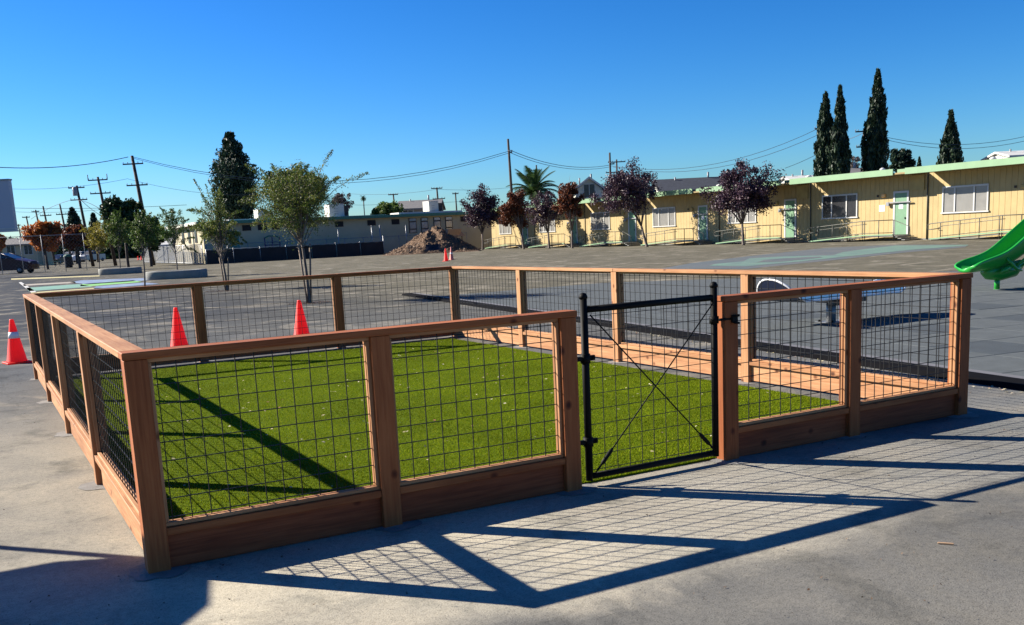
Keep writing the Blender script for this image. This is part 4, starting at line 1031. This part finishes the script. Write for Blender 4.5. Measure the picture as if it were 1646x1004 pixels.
# ================================================================ CARS
def car(label, px, py, rz, paint, prof='hatch', L=4.4, Wd=1.8, Hc=1.5, grp='vehicles in the parking lot', z0=0.0):
    q = G(px, py); t = thing('parked_car' if prof != 'pickup' else 'pickup_truck', label, 'car' if prof != 'pickup' else 'pickup truck', (q[0], q[1], 0), rz, grp)
    h2 = Wd/2
    if prof == 'hatch':
        low = [(-.5, .30), (-.5, .62), (-.47, .74), (-.30, .78), (.16, .76), (.34, .66), (.48, .56), (.5, .42), (.49, .25)]
        cab = [(-.46, .74), (-.40, .93), (-.22, 1.0), (.02, .98), (.24, .72)]
    else:
        low = [(-.5, .38), (-.5, .68), (-.12, .70), (.22, .70), (.47, .66), (.5, .52), (.5, .30)]
        cab = [(-.14, .70), (-.11, .98), (.06, 1.0), (.12, .98), (.22, .70)]
    bm = MB(); pts = [(x*L, z*Hc) for x, z in low]+[(.49*L, .17*Hc), (-.49*L, .17*Hc)]
    ns = 5; secs = []
    for j in range(ns):
        s = -1+2*j/(ns-1); k = 1-.04*(abs(s) > .9); secs.append([(x*k, s*h2, z*(1-.03*(abs(s) > .9))) for x, z in pts])
    m_ = len(pts); vv = [p_ for s_ in secs for p_ in s_]
    bm.add(vv, [(i*m_+j, i*m_+(j+1) % m_, (i+1)*m_+(j+1) % m_, (i+1)*m_+j) for i in range(ns-1) for j in range(m_)]+[tuple(range(m_)), tuple((ns-1)*m_+j for j in range(m_))])
    bm.build('body', paint, t)
    cb = MB(); c_ = [(x*L, z*Hc) for x, z in cab]; m_ = len(c_)
    vv = [(x, -h2*(.97 if z < .8*Hc else .80), z) for x, z in c_]+[(x, h2*(.97 if z < .8*Hc else .80), z) for x, z in c_]
    cb.add(vv, [tuple(range(m_)), tuple(range(2*m_-1, m_-1, -1))]+[(i, i+m_, (i+1) % m_+m_, (i+1) % m_) for i in range(m_)]).build('cabin_glass', 'darkglass', t)
    rf = MB(); top = [p_ for p_ in c_ if p_[1] > .9*Hc]
    rf.add([(x, s*h2*.81, z+.012) for x, z in top for s in (-1, 1)]+[(x, s*h2*.81, z-.03) for x, z in top for s in (-1, 1)],
           [(2*i, 2*i+1, 2*i+3, 2*i+2) for i in range(len(top)-1)]+[(2*i, 2*i+2, 2*len(top)+2*i+2, 2*len(top)+2*i) for i in range(len(top)-1)]+[(2*i+1, 2*len(top)+2*i+1, 2*len(top)+2*i+3, 2*i+3) for i in range(len(top)-1)]).build('roof', paint, t)
    for s in (-1, 1):
        for i in ((0, 1), (m_-2, m_-1), (m_//2,)):
            if len(i) == 2:
                a, b2 = c_[i[0]], c_[i[1]]; ka = .97 if a[1] < .8*Hc else .80; kb = .97 if b2[1] < .8*Hc else .80
                MB().tube([(a[0], s*h2*ka*1.005, a[1]), (b2[0], s*h2*kb*1.005, b2[1])], .035, 5).build('roof_pillar', paint, t)
        MB().box((.47*L, s*h2*.68, .52*Hc if prof == 'hatch' else .58*Hc), (.16, .34, .14), .02).build('headlight', 'lamp_clear', t)
        MB().box((-.495*L, s*h2*.72, .60*Hc), (.06, .30, .18), .02).build('tail_light', 'lamp_red', t)
        MB().box((.13*L, s*h2*1.06, .72*Hc), (.14, .16, .12), .02).build('mirror', paint, t)
        for x in (-.32, .32):
            wh = MB(); wh.tube([(x*L, s*(h2-.20), .33), (x*L, s*(h2+.005), .33)], .33, 18); wo_ = wh.build('wheel', 'tyre', t)
            MB().tube([(x*L, s*(h2+.006), .33), (x*L, s*(h2+.02), .33)], .2, 14).build('rim', 'galv', wo_)
    if prof == 'pickup':
        MB().box((-.32*L, 0, .705*Hc), (.33*L, Wd*.86, .03)).build('truck_bed', 'bark_dark', t)
    return t
right_a = math.atan2(RT[1], RT[0])
car('dark maroon hatchback, nearest vehicle at the left edge behind the fence', 12, 440, right_a-.10, 'darkcar', L=6.2, Wd=2.0, Hc=2.1)
car('dark blue car half hidden behind the maroon hatchback', 12, 433, right_a-.05, 'bluecar', L=6.2, Wd=2.0, Hc=2.3)
for i, (x, y, lab) in enumerate(((116, 421.5, 'white pickup truck, leftmost of three in a row beyond the fence'), (131, 420.8, 'white pickup truck, middle of three in a row beyond the fence'), (149, 420, 'grey pickup truck, rightmost of three in a row beyond the fence'))):
    car(lab, x, y, right_a-1.9, 'whitecar' if i < 2 else 'silvercar', 'pickup', 5.4, 2.1, 2.1)
car('distant silver car seen through the fence left of the row of trucks', 76, 424, right_a-1.7, 'silvercar', L=4.6, Hc=1.7)
car('distant dark car between the silver car and the trucks', 96, 424, right_a-1.6, 'bluecar', L=4.6, Hc=1.7)
q = G(84, 429); t = thing('picnic_table', 'dark green picnic table with benches behind the chain link fence', 'picnic table', (q[0], q[1], 0), right_a)
MB().box((0, 0, .76), (2.2, .8, .06), .01).build('tabletop', 'dark_green', t)
for s in (-1, 1):
    MB().box((0, s*.7, .45), (2.2, .28, .05), .01).build('bench_seat', 'dark_green', t)
    MB().tube([(s*.8, -.75, 0), (s*.8, -.2, .74)], .03, 6).tube([(s*.8, .75, 0), (s*.8, .2, .74)], .03, 6).build('leg', 'grey_metal', t)
q = G(111, 430); t = thing('litter_bin', 'dark cylindrical litter bin left of the white trucks', 'litter bin', (q[0], q[1], 0))
MB().lathe([(.42, 0), (.45, .05), (.48, 1.3), (.48, 1.35)], 16).build('bin_body', 'black_screen', t); MB().lathe([(.5, 1.35), (.5, 1.42), (.36, 1.62), (.1, 1.68)], 16).build('bin_lid', 'dark_green', t)
q = G(220, 413); t = thing('tan_shed', 'low tan shed beyond the red cones at the far gate', 'shed', (q[0], q[1], 0), right_a)
MB().box((0, 1, .6), (1.9, 1.6, 1.2), .02).build('shed_body', 'tan', t); MB().box((0, 1, 1.24), (2.1, 1.8, .08), .01).build('shed_roof', 'box_tan', t)

# ================================================================ GREY PANEL AT LEFT
dep = 82; a = P(27, 371, dep); b_ = P(17, 290, dep)
t = thing('grey_panel_sign', 'large blank grey blue panel rising at the left edge', 'billboard', (a[0], a[1], 0), right_a)
zt_, zb_ = b_[2], a[2]
MB().box((-4.0, 0, (zt_+zb_)/2), (8.0, .5, zt_-zb_), .03).build('panel', 'bluepanel', t)
MB().box((-4.0, -.02, zb_+.22), (8.04, .56, .10)).build('panel_trim', 'white_paint', t); MB().box((-4.0, -.02, zb_+.02), (8.06, .58, .12)).build('panel_trim', 'white_paint', t)
MB().box((-4.0, -.02, zt_+.03), (8.1, .6, .12)).build('panel_cap', 'grey_metal', t)
for x in (-2.5, -6): MB().box((x, .5, zt_/2), (.16, .16, zt_)).build('panel_post', 'bark_dark', t)

# ================================================================ HOUSES BEHIND
def house(label, x0, x1, yt, ye, yb, depth, wallm, roofm, gable_front=False, dpt=8, wins=1, skew=0.0):
    """eaves line ye, ridge yt (pixels) at the given depth"""
    c = P((x0+x1)/2, yb, depth); mp = MPP(depth); Lh = (x1-x0)*mp; zr = P((x0+x1)/2, yt, depth)[2]; zeave = P((x0+x1)/2, ye, depth)[2]
    t = thing('house', label, 'house', (c[0], c[1], 0), right_a+skew)
    MB().box((0, dpt/2, zeave/2), (Lh, dpt, zeave)).build('wall', wallm, t)
    if gable_front:
        MB().prism([(-Lh/2, zeave), (0, zr), (Lh/2, zeave)], 1, .02, dpt-.02).build('gable', wallm, t)
        for s in (-1, 1):
            MB().add([(0, -.5, zr+.02), (0, dpt+.4, zr+.02), (s*(Lh/2+.5), dpt+.4, zeave-.25), (s*(Lh/2+.5), -.5, zeave-.25), (0, -.5, zr+.2), (0, dpt+.4, zr+.2), (s*(Lh/2+.5), dpt+.4, zeave-.07), (s*(Lh/2+.5), -.5, zeave-.07)],
                     [(0, 1, 2, 3), (4, 7, 6, 5), (0, 3, 7, 4), (1, 5, 6, 2), (0, 4, 5, 1), (3, 2, 6, 7)]).build('roof_slope', roofm, t)
            MB().add([(0, -.54, zr-.02), (s*(Lh/2+.5), -.54, zeave-.29), (s*(Lh/2+.5), -.54, zeave-.02), (0, -.54, zr+.25), (0, -.51, zr-.02), (s*(Lh/2+.5), -.51, zeave-.29), (s*(Lh/2+.5), -.51, zeave-.02), (0, -.51, zr+.25)], [(0, 1, 2, 3), (4, 5, 6, 7), (0, 1, 5, 4), (3, 2, 6, 7)]).build('barge_board', 'white_paint', t)
    else:
        rp = [(-.6, zeave-.2), (dpt/2, zr), (dpt+.6, zeave-.2), (dpt+.6, zeave-.02), (dpt/2, zr+.2), (-.6, zeave-.02)]
        MB().add([(x, y, z) for x in (-Lh/2-.3, Lh/2+.3) for y, z in rp], [(0, 1, 4, 5), (1, 2, 3, 4), (6, 11, 10, 7), (7, 10, 9, 8), (5, 4, 10, 11), (4, 3, 9, 10), (0, 6, 7, 1), (1, 7, 8, 2), (0, 5, 11, 6), (2, 8, 9, 3)]).build('roof', roofm, t)
        MB().prism([(0, zeave), (dpt/2, zr), (dpt, zeave)], 0, -Lh/2, -Lh/2+.15).build('gable', wallm, t)
        MB().prism([(0, zeave), (dpt/2, zr), (dpt, zeave)], 0, Lh/2-.15, Lh/2).build('gable', wallm, t)
    for i in range(wins):
        x = (i-(wins-1)/2)*Lh/max(1, wins); wz = zeave-1.0 if not gable_front else zeave-.1
        f_ = MB().box((x, -.03, wz), (1.5, .06, 1.7)).build('window', 'white_paint', t)
        for s in (-1, 1): MB().box((x+s*.34, -.065, wz), (.6, .02, 1.5)).build('pane', 'darkglass', f_)
    MB().tube([(Lh*.2, dpt/2, zr-.2), (Lh*.2, dpt/2, zr+.8)], .12, 8).build('chimney_pipe', 'grey_metal', t)
    MB().tube([(-Lh*.25, dpt/2-.5, zr-.5), (-Lh*.25, dpt/2-.5, zr+.35)], .09, 8).build('vent_pipe', 'grey_metal', t)
    return t
house('white house with a gabled front and paired window behind the yellow classrooms', 926, 970, 287, 305, 330, 120, 'housewhite', 'roofgrey', True, 10, 1)
house('taupe two storey house with a wide gable right of the white gabled house', 966, 1052, 281, 308, 330, 122, 'housegrey', 'roofgrey', True, 12, 1)
house('house with a dark slate blue roof behind the large purple tree', 1062, 1185, 286, 304, 330, 116, 'housewhite', 'roofblue', False, 7, 3)
house('house with a charcoal roof above the beige building', 640, 706, 322, 334, 350, 128, 'housegrey', 'roofgrey', False, 9, 2)
house('white roofed building peeking over the classrooms at the right edge', 1622, 1690, 242, 248, 262, 100, 'housewhite', 'rooftop', False, 5, 1)
house('low white roofed building left of the cypresses behind the roof', 1272, 1312, 283, 288, 300, 110, 'housewhite', 'rooftop', False, 5, 1)
house('grey roofed house between the cypress pair and the tallest cypress', 1352, 1400, 271, 279, 292, 108, 'housewhite', 'roofgrey', False, 5, 1)
house('small pale house beyond the slatted gate on the left', 252, 300, 384, 392, 402, 150, 'housewhite', 'rooftop', False, 6, 1)
house('small grey building behind the orange tree', 4, 60, 384, 392, 404, 165, 'stucco', 'roofgrey', False, 6, 2)

# ================================================================ POWER POLES AND LINES
def upole(label, x, y, depth, lean, arms, r=.15, pins=False, can=False):
    """arms: (pixels below top, half width px, offset px)"""
    tp = P(x, y, depth); mp = MPP(depth); h = tp[2]; t = thing('utility_pole', label, 'utility pole', (tp[0]+0, tp[1], 0), right_a, 'utility poles')
    off = -lean*h*.5
    pass
    dx = lean*h                                   # base is shifted to the right of the top
    MB().tube([(dx, 0, 0), (dx*.5, 0, h*.5), (0, 0, h)], [r*1.25, r*1.05, r*.8], 8).build('pole', 'polewood', t)
    for (dy, hwp, o_) in arms:
        z = h-dy*mp; xx = dx*(1-z/h)+o_*mp; w_ = hwp*mp
        a = MB().box((xx, -.16, z), (2*w_, .12, .14), .01).build('crossarm', 'polewood', t)
        for s in (-.95, -.5, .5, .95):
            MB().lathe([(.03, 0), (.03, .06), (.05, .07), (.04, .16)], 6, (xx+s*w_, -.16, z+.07)).build('insulator', 'grey_metal', a)
        if pins:
            for s in (-1, 1): MB().tube([(xx+s*w_, -.16, z), (xx+s*w_, -.16, z+9*mp)], .05, 5).build('arm_pin', 'polewood', a)
            pins = False
    if can: MB().lathe([(.28, 0), (.3, .05), (.3, .95), (.2, 1.05)], 12, (dx*.25-.4, -.2, h-16*mp)).build('transformer', 'grey_metal', t)
    return tp
LN = .085
p1 = upole('tall leaning utility pole with two crossarms over the dark evergreen', 212, 250, 107, LN, [(13, 16.5, 0), (46.5, 17, 0)], .2)
upole('utility pole with upright pins on its top arm, left of the tall leaning one', 157, 284, 118, LN, [(5, 15.5, 0), (26, 16.5, 0)], .17, True)
upole('utility pole with transformer can above the red autumn tree', 123, 298, 122, LN, [(3.5, 13, 0), (22.5, 13.5, 0)], .17, False, True)
upole('thin utility pole with one arm behind the small pointed conifer', 96, 328, 150, LN, [(16, 10.5, 2)], .15)
upole('thin utility pole rising above the orange tree, right of a pair', 69, 331, 155, LN, [(15, 9, 2)], .15)
upole('thin utility pole rising above the orange tree, left of a pair', 57, 337, 165, LN, [(3, 6, 0), (20, 5, 2)], .15)
upole('distant utility pole left of the orange tree', 42, 347, 175, LN, [(2, 6, 0)], .14)
upole('farthest small utility pole beside the grey panel', 29, 360, 185, LN, [(2, 4, 0)], .13)
p9 = upole('tall bare utility pole standing just left of the palm', 816.5, 223, 109, .02, [(21, 2.5, 3)], .16)
p10 = upole('utility pole above the taupe gabled house, left of a close pair', 980, 245, 125, 0, [(18, 4, 3)], .15)
upole('utility pole above the taupe gabled house, right of a close pair', 991, 256, 140, 0, [(4, 14, 0), (20, 14, -4)], .14)
upole('short utility pole showing above the palm', 862, 265, 170, 0, [(8, 9, 0)], .16)
upole('utility pole right of the charcoal roof ridge', 702, 301, 150, .03, [(1.5, 9, 0), (18, 10, 2)], .16)
upole('small utility pole above the light green shrub', 632, 311, 165, .03, [(1.5, 8, 0)], .15)
upole('small utility pole left of the first purple tree', 732, 309, 165, .01, [(2, 5, 0)], .14)
p16 = upole('tall utility pole against the leftmost cypress', 1326, 170, 110, 0, [(35, 9, -8), (62, 5, -7)], .17)
p17 = upole('utility pole just left of the tallest cypress', 1389, 209, 104, 0, [(2, 9, -6), (26, 8, -5)], .16)
def line(label, pts, sag, r=.022, n=14):
    mb = MB()
    for a, b_ in zip(pts[:-1], pts[1:]):
        a = np.array(a); b_ = np.array(b_)
        mb.tube([a*(1-u)+b_*u-np.array([0, 0, sag*4*u*(1-u)]) for u in np.linspace(0, 1, n)], r, 4, False)
    c = np.array(pts[0]); o = mb.build('power_line', 'cable'); tag(o, label, 'power line', 'power lines')
line('thick upper cable from the left edge to the tall leaning pole', [P(-40, 266, 95), P(206, 252, 107)], .6, .05)
line('thick upper cable from the tall leaning pole to the pole by the palm, top strand', [P(214, 252, 107), P(817, 243, 109)], 2.9, .035)
line('thick upper cable from the tall leaning pole to the pole by the palm, lower strand', [P(214, 254, 107), P(817, 246, 109)], 3.0, .03)
line('upper cable from the palm pole to the gabled house poles', [P(820, 241, 109), P(980, 265, 125)], .9, .035)
line('lower cable from the palm pole to the gabled house poles', [P(820, 245, 109), P(980, 268, 125)], .9, .03)
line('upper cable from the gabled house poles to the cypress pole', [P(980, 266, 125), P(1318, 205, 110)], 2.0, .03)
line('second cable from the gabled house poles to the cypress pole', [P(985, 268, 125), P(1318, 215, 110)], 2.0, .03)
line('lower thin cable running up to the cypress pole', [P(1262, 270, 112), P(1322, 243, 110)], .1, .03)
line('upper cable from the tallest cypress to the right edge', [P(1389, 211, 104), P(1700, 205, 100)], 1.5, .03)
line('middle cable from the tallest cypress to the right edge', [P(1389, 214, 104), P(1700, 212, 100)], 1.6, .03)
line('short cable between the cypress pole and the tallest cypress', [P(1326, 222, 110), P(1389, 212, 104)], .5, .03)
line('thin lower cable crossing from the left edge through the pole arms', [P(-40, 300, 105), P(205, 287, 107), P(420, 312, 110)], .6, .02)
line('thin cable low across the left trees', [P(20, 334, 118), P(300, 329, 120)], .2, .03)
line('second thin cable low across the left trees', [P(20, 340, 140), P(160, 337, 140)], .2, .025)
line('thin cable above the beige roof', [P(560, 311, 160), P(702, 304, 150), P(860, 296, 165)], .4, .025)
line('lower thin cable above the beige roof', [P(540, 327, 150), P(640, 325, 150), P(800, 318, 150)], .3, .025)
line('pair of service drops hanging in front of the dark evergreen', [P(130, 321, 122), P(232, 345, 118)], 1.6, .03)
line('drooping service cable between the left poles', [P(50, 352, 150), P(115, 321, 122), P(160, 335, 118)], -.3, .03)

# ================================================================ PLAYGROUND: curved lounge deck and slide
t = thing('curved_play_seat', 'blue curved deck seat with upturned ends on a grey pedestal', 'play seat', (11.2, 5.95, .03))
def deck(off, m, name, x0_=-1.35, x1_=1.35):
    nx_, ny_ = 30, 8; v = []; 
    for i in range(nx_+1):
        u = math.sin((-1+2*i/nx_)*math.pi/2); x = math.copysign((min(abs(u), .70)+max(0, abs(u)-.70)*.55)*1.5, u)
        e_ = max(0, abs(u)-.68)/.32; z = .43+(.34 if u < 0 else .20)*e_**1.15; 
        if u > 0: x += .12*e_
        hw_ = .47*math.sqrt(max(.0, 1-max(0, (abs(u)-.62)/.38)**2))+.004
        for j in range(ny_+1): s = -1+2*j/ny_; v.append((x, s*hw_+.0, z+off))
    f_ = [(i*(ny_+1)+j, i*(ny_+1)+j+1, (i+1)*(ny_+1)+j+1, (i+1)*(ny_+1)+j) for i in range(nx_) for j in range(ny_)]
    ed = [i*(ny_+1) for i in range(nx_+1)]+[i*(ny_+1)+ny_ for i in range(nx_, -1, -1)]
    mb = MB().add(v, f_, True); o = mb.build(name, m, t, False); return [v[i] for i in ed]
ed = deck(.012, 'seatblue', 'deck_top'); deck(-.022, 'seatdark', 'deck_underside')
MB().tube([(x, y, z-.017) for x, y, z in ed+[ed[0]]], .016, 8).build('deck_rim', 'white', t)
MB().box((.22, 0, .36), (.62, .5, .09), .01).build('support_plate', 'seatdark', t)
for x in (.0, .28): MB().tube([(x, 0, .0), (x, 0, .34)], .075, 14).build('pedestal', 'galv', t)
MB().box((.14, 0, .010), (.62, .36, .02), .004).build('base_plate', 'galv', t)
for x in (-.12, .40):
    for y in (-.13, .13): MB().lathe([(.022, .02), (.022, .05)], 8, (x, y, 0)).build('anchor_bolt', 'black_metal', t)
MB().tube([(-.14, -.10, .33), (.02, -.10, .30), (.30, -.10, .33)], .03, 8).build('spring_bracket', 'galv', t)

sl = thing('green_slide', 'bright green plastic slide chute entering from the right edge', 'slide', (17.83, 7.84, .03))
def slide():
    path = [(-.78, .50, 0), (-.60, .535, 0), (-.25, .55, 0), (.1, .60, 0), (.45, .78, 0), (.85, 1.06, 0), (1.3, 1.38, 0), (1.9, 1.78, 0), (2.5, 2.05, 0)]
    # outer shell cross-section (y, z relative); wall 35 mm
    def sec(hw_, wall, floor):
        o_ = [(-hw_, wall), (-hw_-.03, wall-.02), (-hw_-.03, wall-.07), (-hw_+.02, -.02), (-hw_+.10, -.13), (0, -.15), (hw_-.10, -.13), (hw_-.02, -.02), (hw_+.03, wall-.07), (hw_+.03, wall-.02), (hw_, wall)]
        i_ = [(hw_-.03, wall), (hw_-.06, .02), (hw_-.14, -.07), (0, -.09), (-hw_+.14, -.07), (-hw_+.06, .02), (-hw_+.03, wall)]
        return o_+i_
    mb = MB(); vv = []; ks = []
    walls = [.02, .09, .15, .20, .25, .27, .27, .27, .27]
    for k, (x, z, _) in enumerate(path):
        s_ = sec(.30+.03*(k < 2), walls[k], 0); ks.append(len(s_))
        a = path[max(0, k-1)]; b2 = path[min(len(path)-1, k+1)]; ang = math.atan2(b2[1]-a[1], b2[0]-a[0])
        for y, zz in s_: vv.append((x-zz*math.sin(ang), y, z+zz*math.cos(ang)))
    n = ks[0]; K = len(path)
    mb.add(vv, [(i*n+j, (i+1)*n+j, (i+1)*n+(j+1) % n, i*n+(j+1) % n) for i in range(K-1) for j in range(n)]+[tuple(range(n)), tuple((K-1)*n+j for j in range(n))], True)
    o = mb.build('chute', 'slide', sl); md = o.modifiers.new('sub', 'SUBSURF'); md.levels = 1; md.render_levels = 2
    # moulded ribs on the flank facing the yard and the exit pod below
    def blob(pts, rs, nm, n=10):
        mb = MB().tube(pts, rs, n); return mb.build(nm, 'slide', sl)
    for s in (-1, 1):
        blob([(.28, s*.27, .50), (.55, s*.31, .66), (1.0, s*.325, 1.00), (1.5, s*.31, 1.33)], [.02, .05, .055, .015], 'side_rib')
        blob([(.42, s*.22, .46), (.75, s*.25, .66), (1.2, s*.25, .98)], [.015, .045, .012], 'side_rib')
        blob([(.02, s*.30, .66), (.10, s*.34, .55), (.26, s*.30, .42), (.42, s*.26, .38)], [.02, .035, .035, .02], 'cross_rib')
        blob([(-.10, s*.28, .36), (0, s*.30, .42), (.18, s*.29, .50)], [.03, .06, .03], 'cross_rib')
    blob([(-.26, 0, .42), (-.16, 0, .38), (.1, 0, .36), (.42, 0, .40), (.62, 0, .52)], [.10, .16, .18, .16, .08], 'exit_pod', 16)
    MB().tube([(.06, 0, 0), (.06, 0, .26)], .055, 14).build('leg', 'slide', sl)
    MB().lathe([(.08, 0), (.08, .012), (.05, .02)], 14, (.06, 0, 0)).build('foot_plate', 'slide', sl)
    for y in (-.3, .3): MB().lathe([(.025, 0), (.02, .015)], 8, (.34, y, .40)).build('bolt_cap', 'galv', sl)
slide()
sl.rotation_euler = (0, 0, -.28)
o_ = MB().box((3.1, 0, 1.98), (1.2, 1.1, .08), .01).build('platform', 'slide', sl)
for x in (2.6, 3.6):
    for y in (-.5, .5): MB().tube([(x, y, 0), (x, y, 2.9)], .05, 10).build('platform_post', 'slide', sl)

# unseen pole and disc added at left, shaped to cast the lower left shadow
kz = 2.3/math.tan(R(SUN_EL)); ux, uy = math.sin(R(SUN_AZ)), math.cos(R(SUN_AZ))
cx, cy = -.12+ux*kz, .48+uy*kz
um = thing('unseen_shadow_caster', 'unseen pole and disc added left of the pen to cast a shadow', 'shadow_caster', (cx, cy, 0))
MB().tube([(0, 0, 0), (0, 0, 2.45)], .035, 10).build('caster_pole', 'grey_metal', um)
MB().tube([(0, 0, 2.42), (-.43, -.76, 2.48)], .03, 8).build('caster_arm', 'grey_metal', um)
mb = MB(); mb.lathe([(.84, 2.27), (.82, 2.30), (.42, 2.42), (.05, 2.52)], 14, (-.43, -.76, 0), False); mb.build('caster_disc', 'shadow_caster', um)
MB().lathe([(.28, 0), (.28, .05), (.08, .10)], 16).build('caster_base', 'grey_metal', um)

bpy.context.view_layer.update()
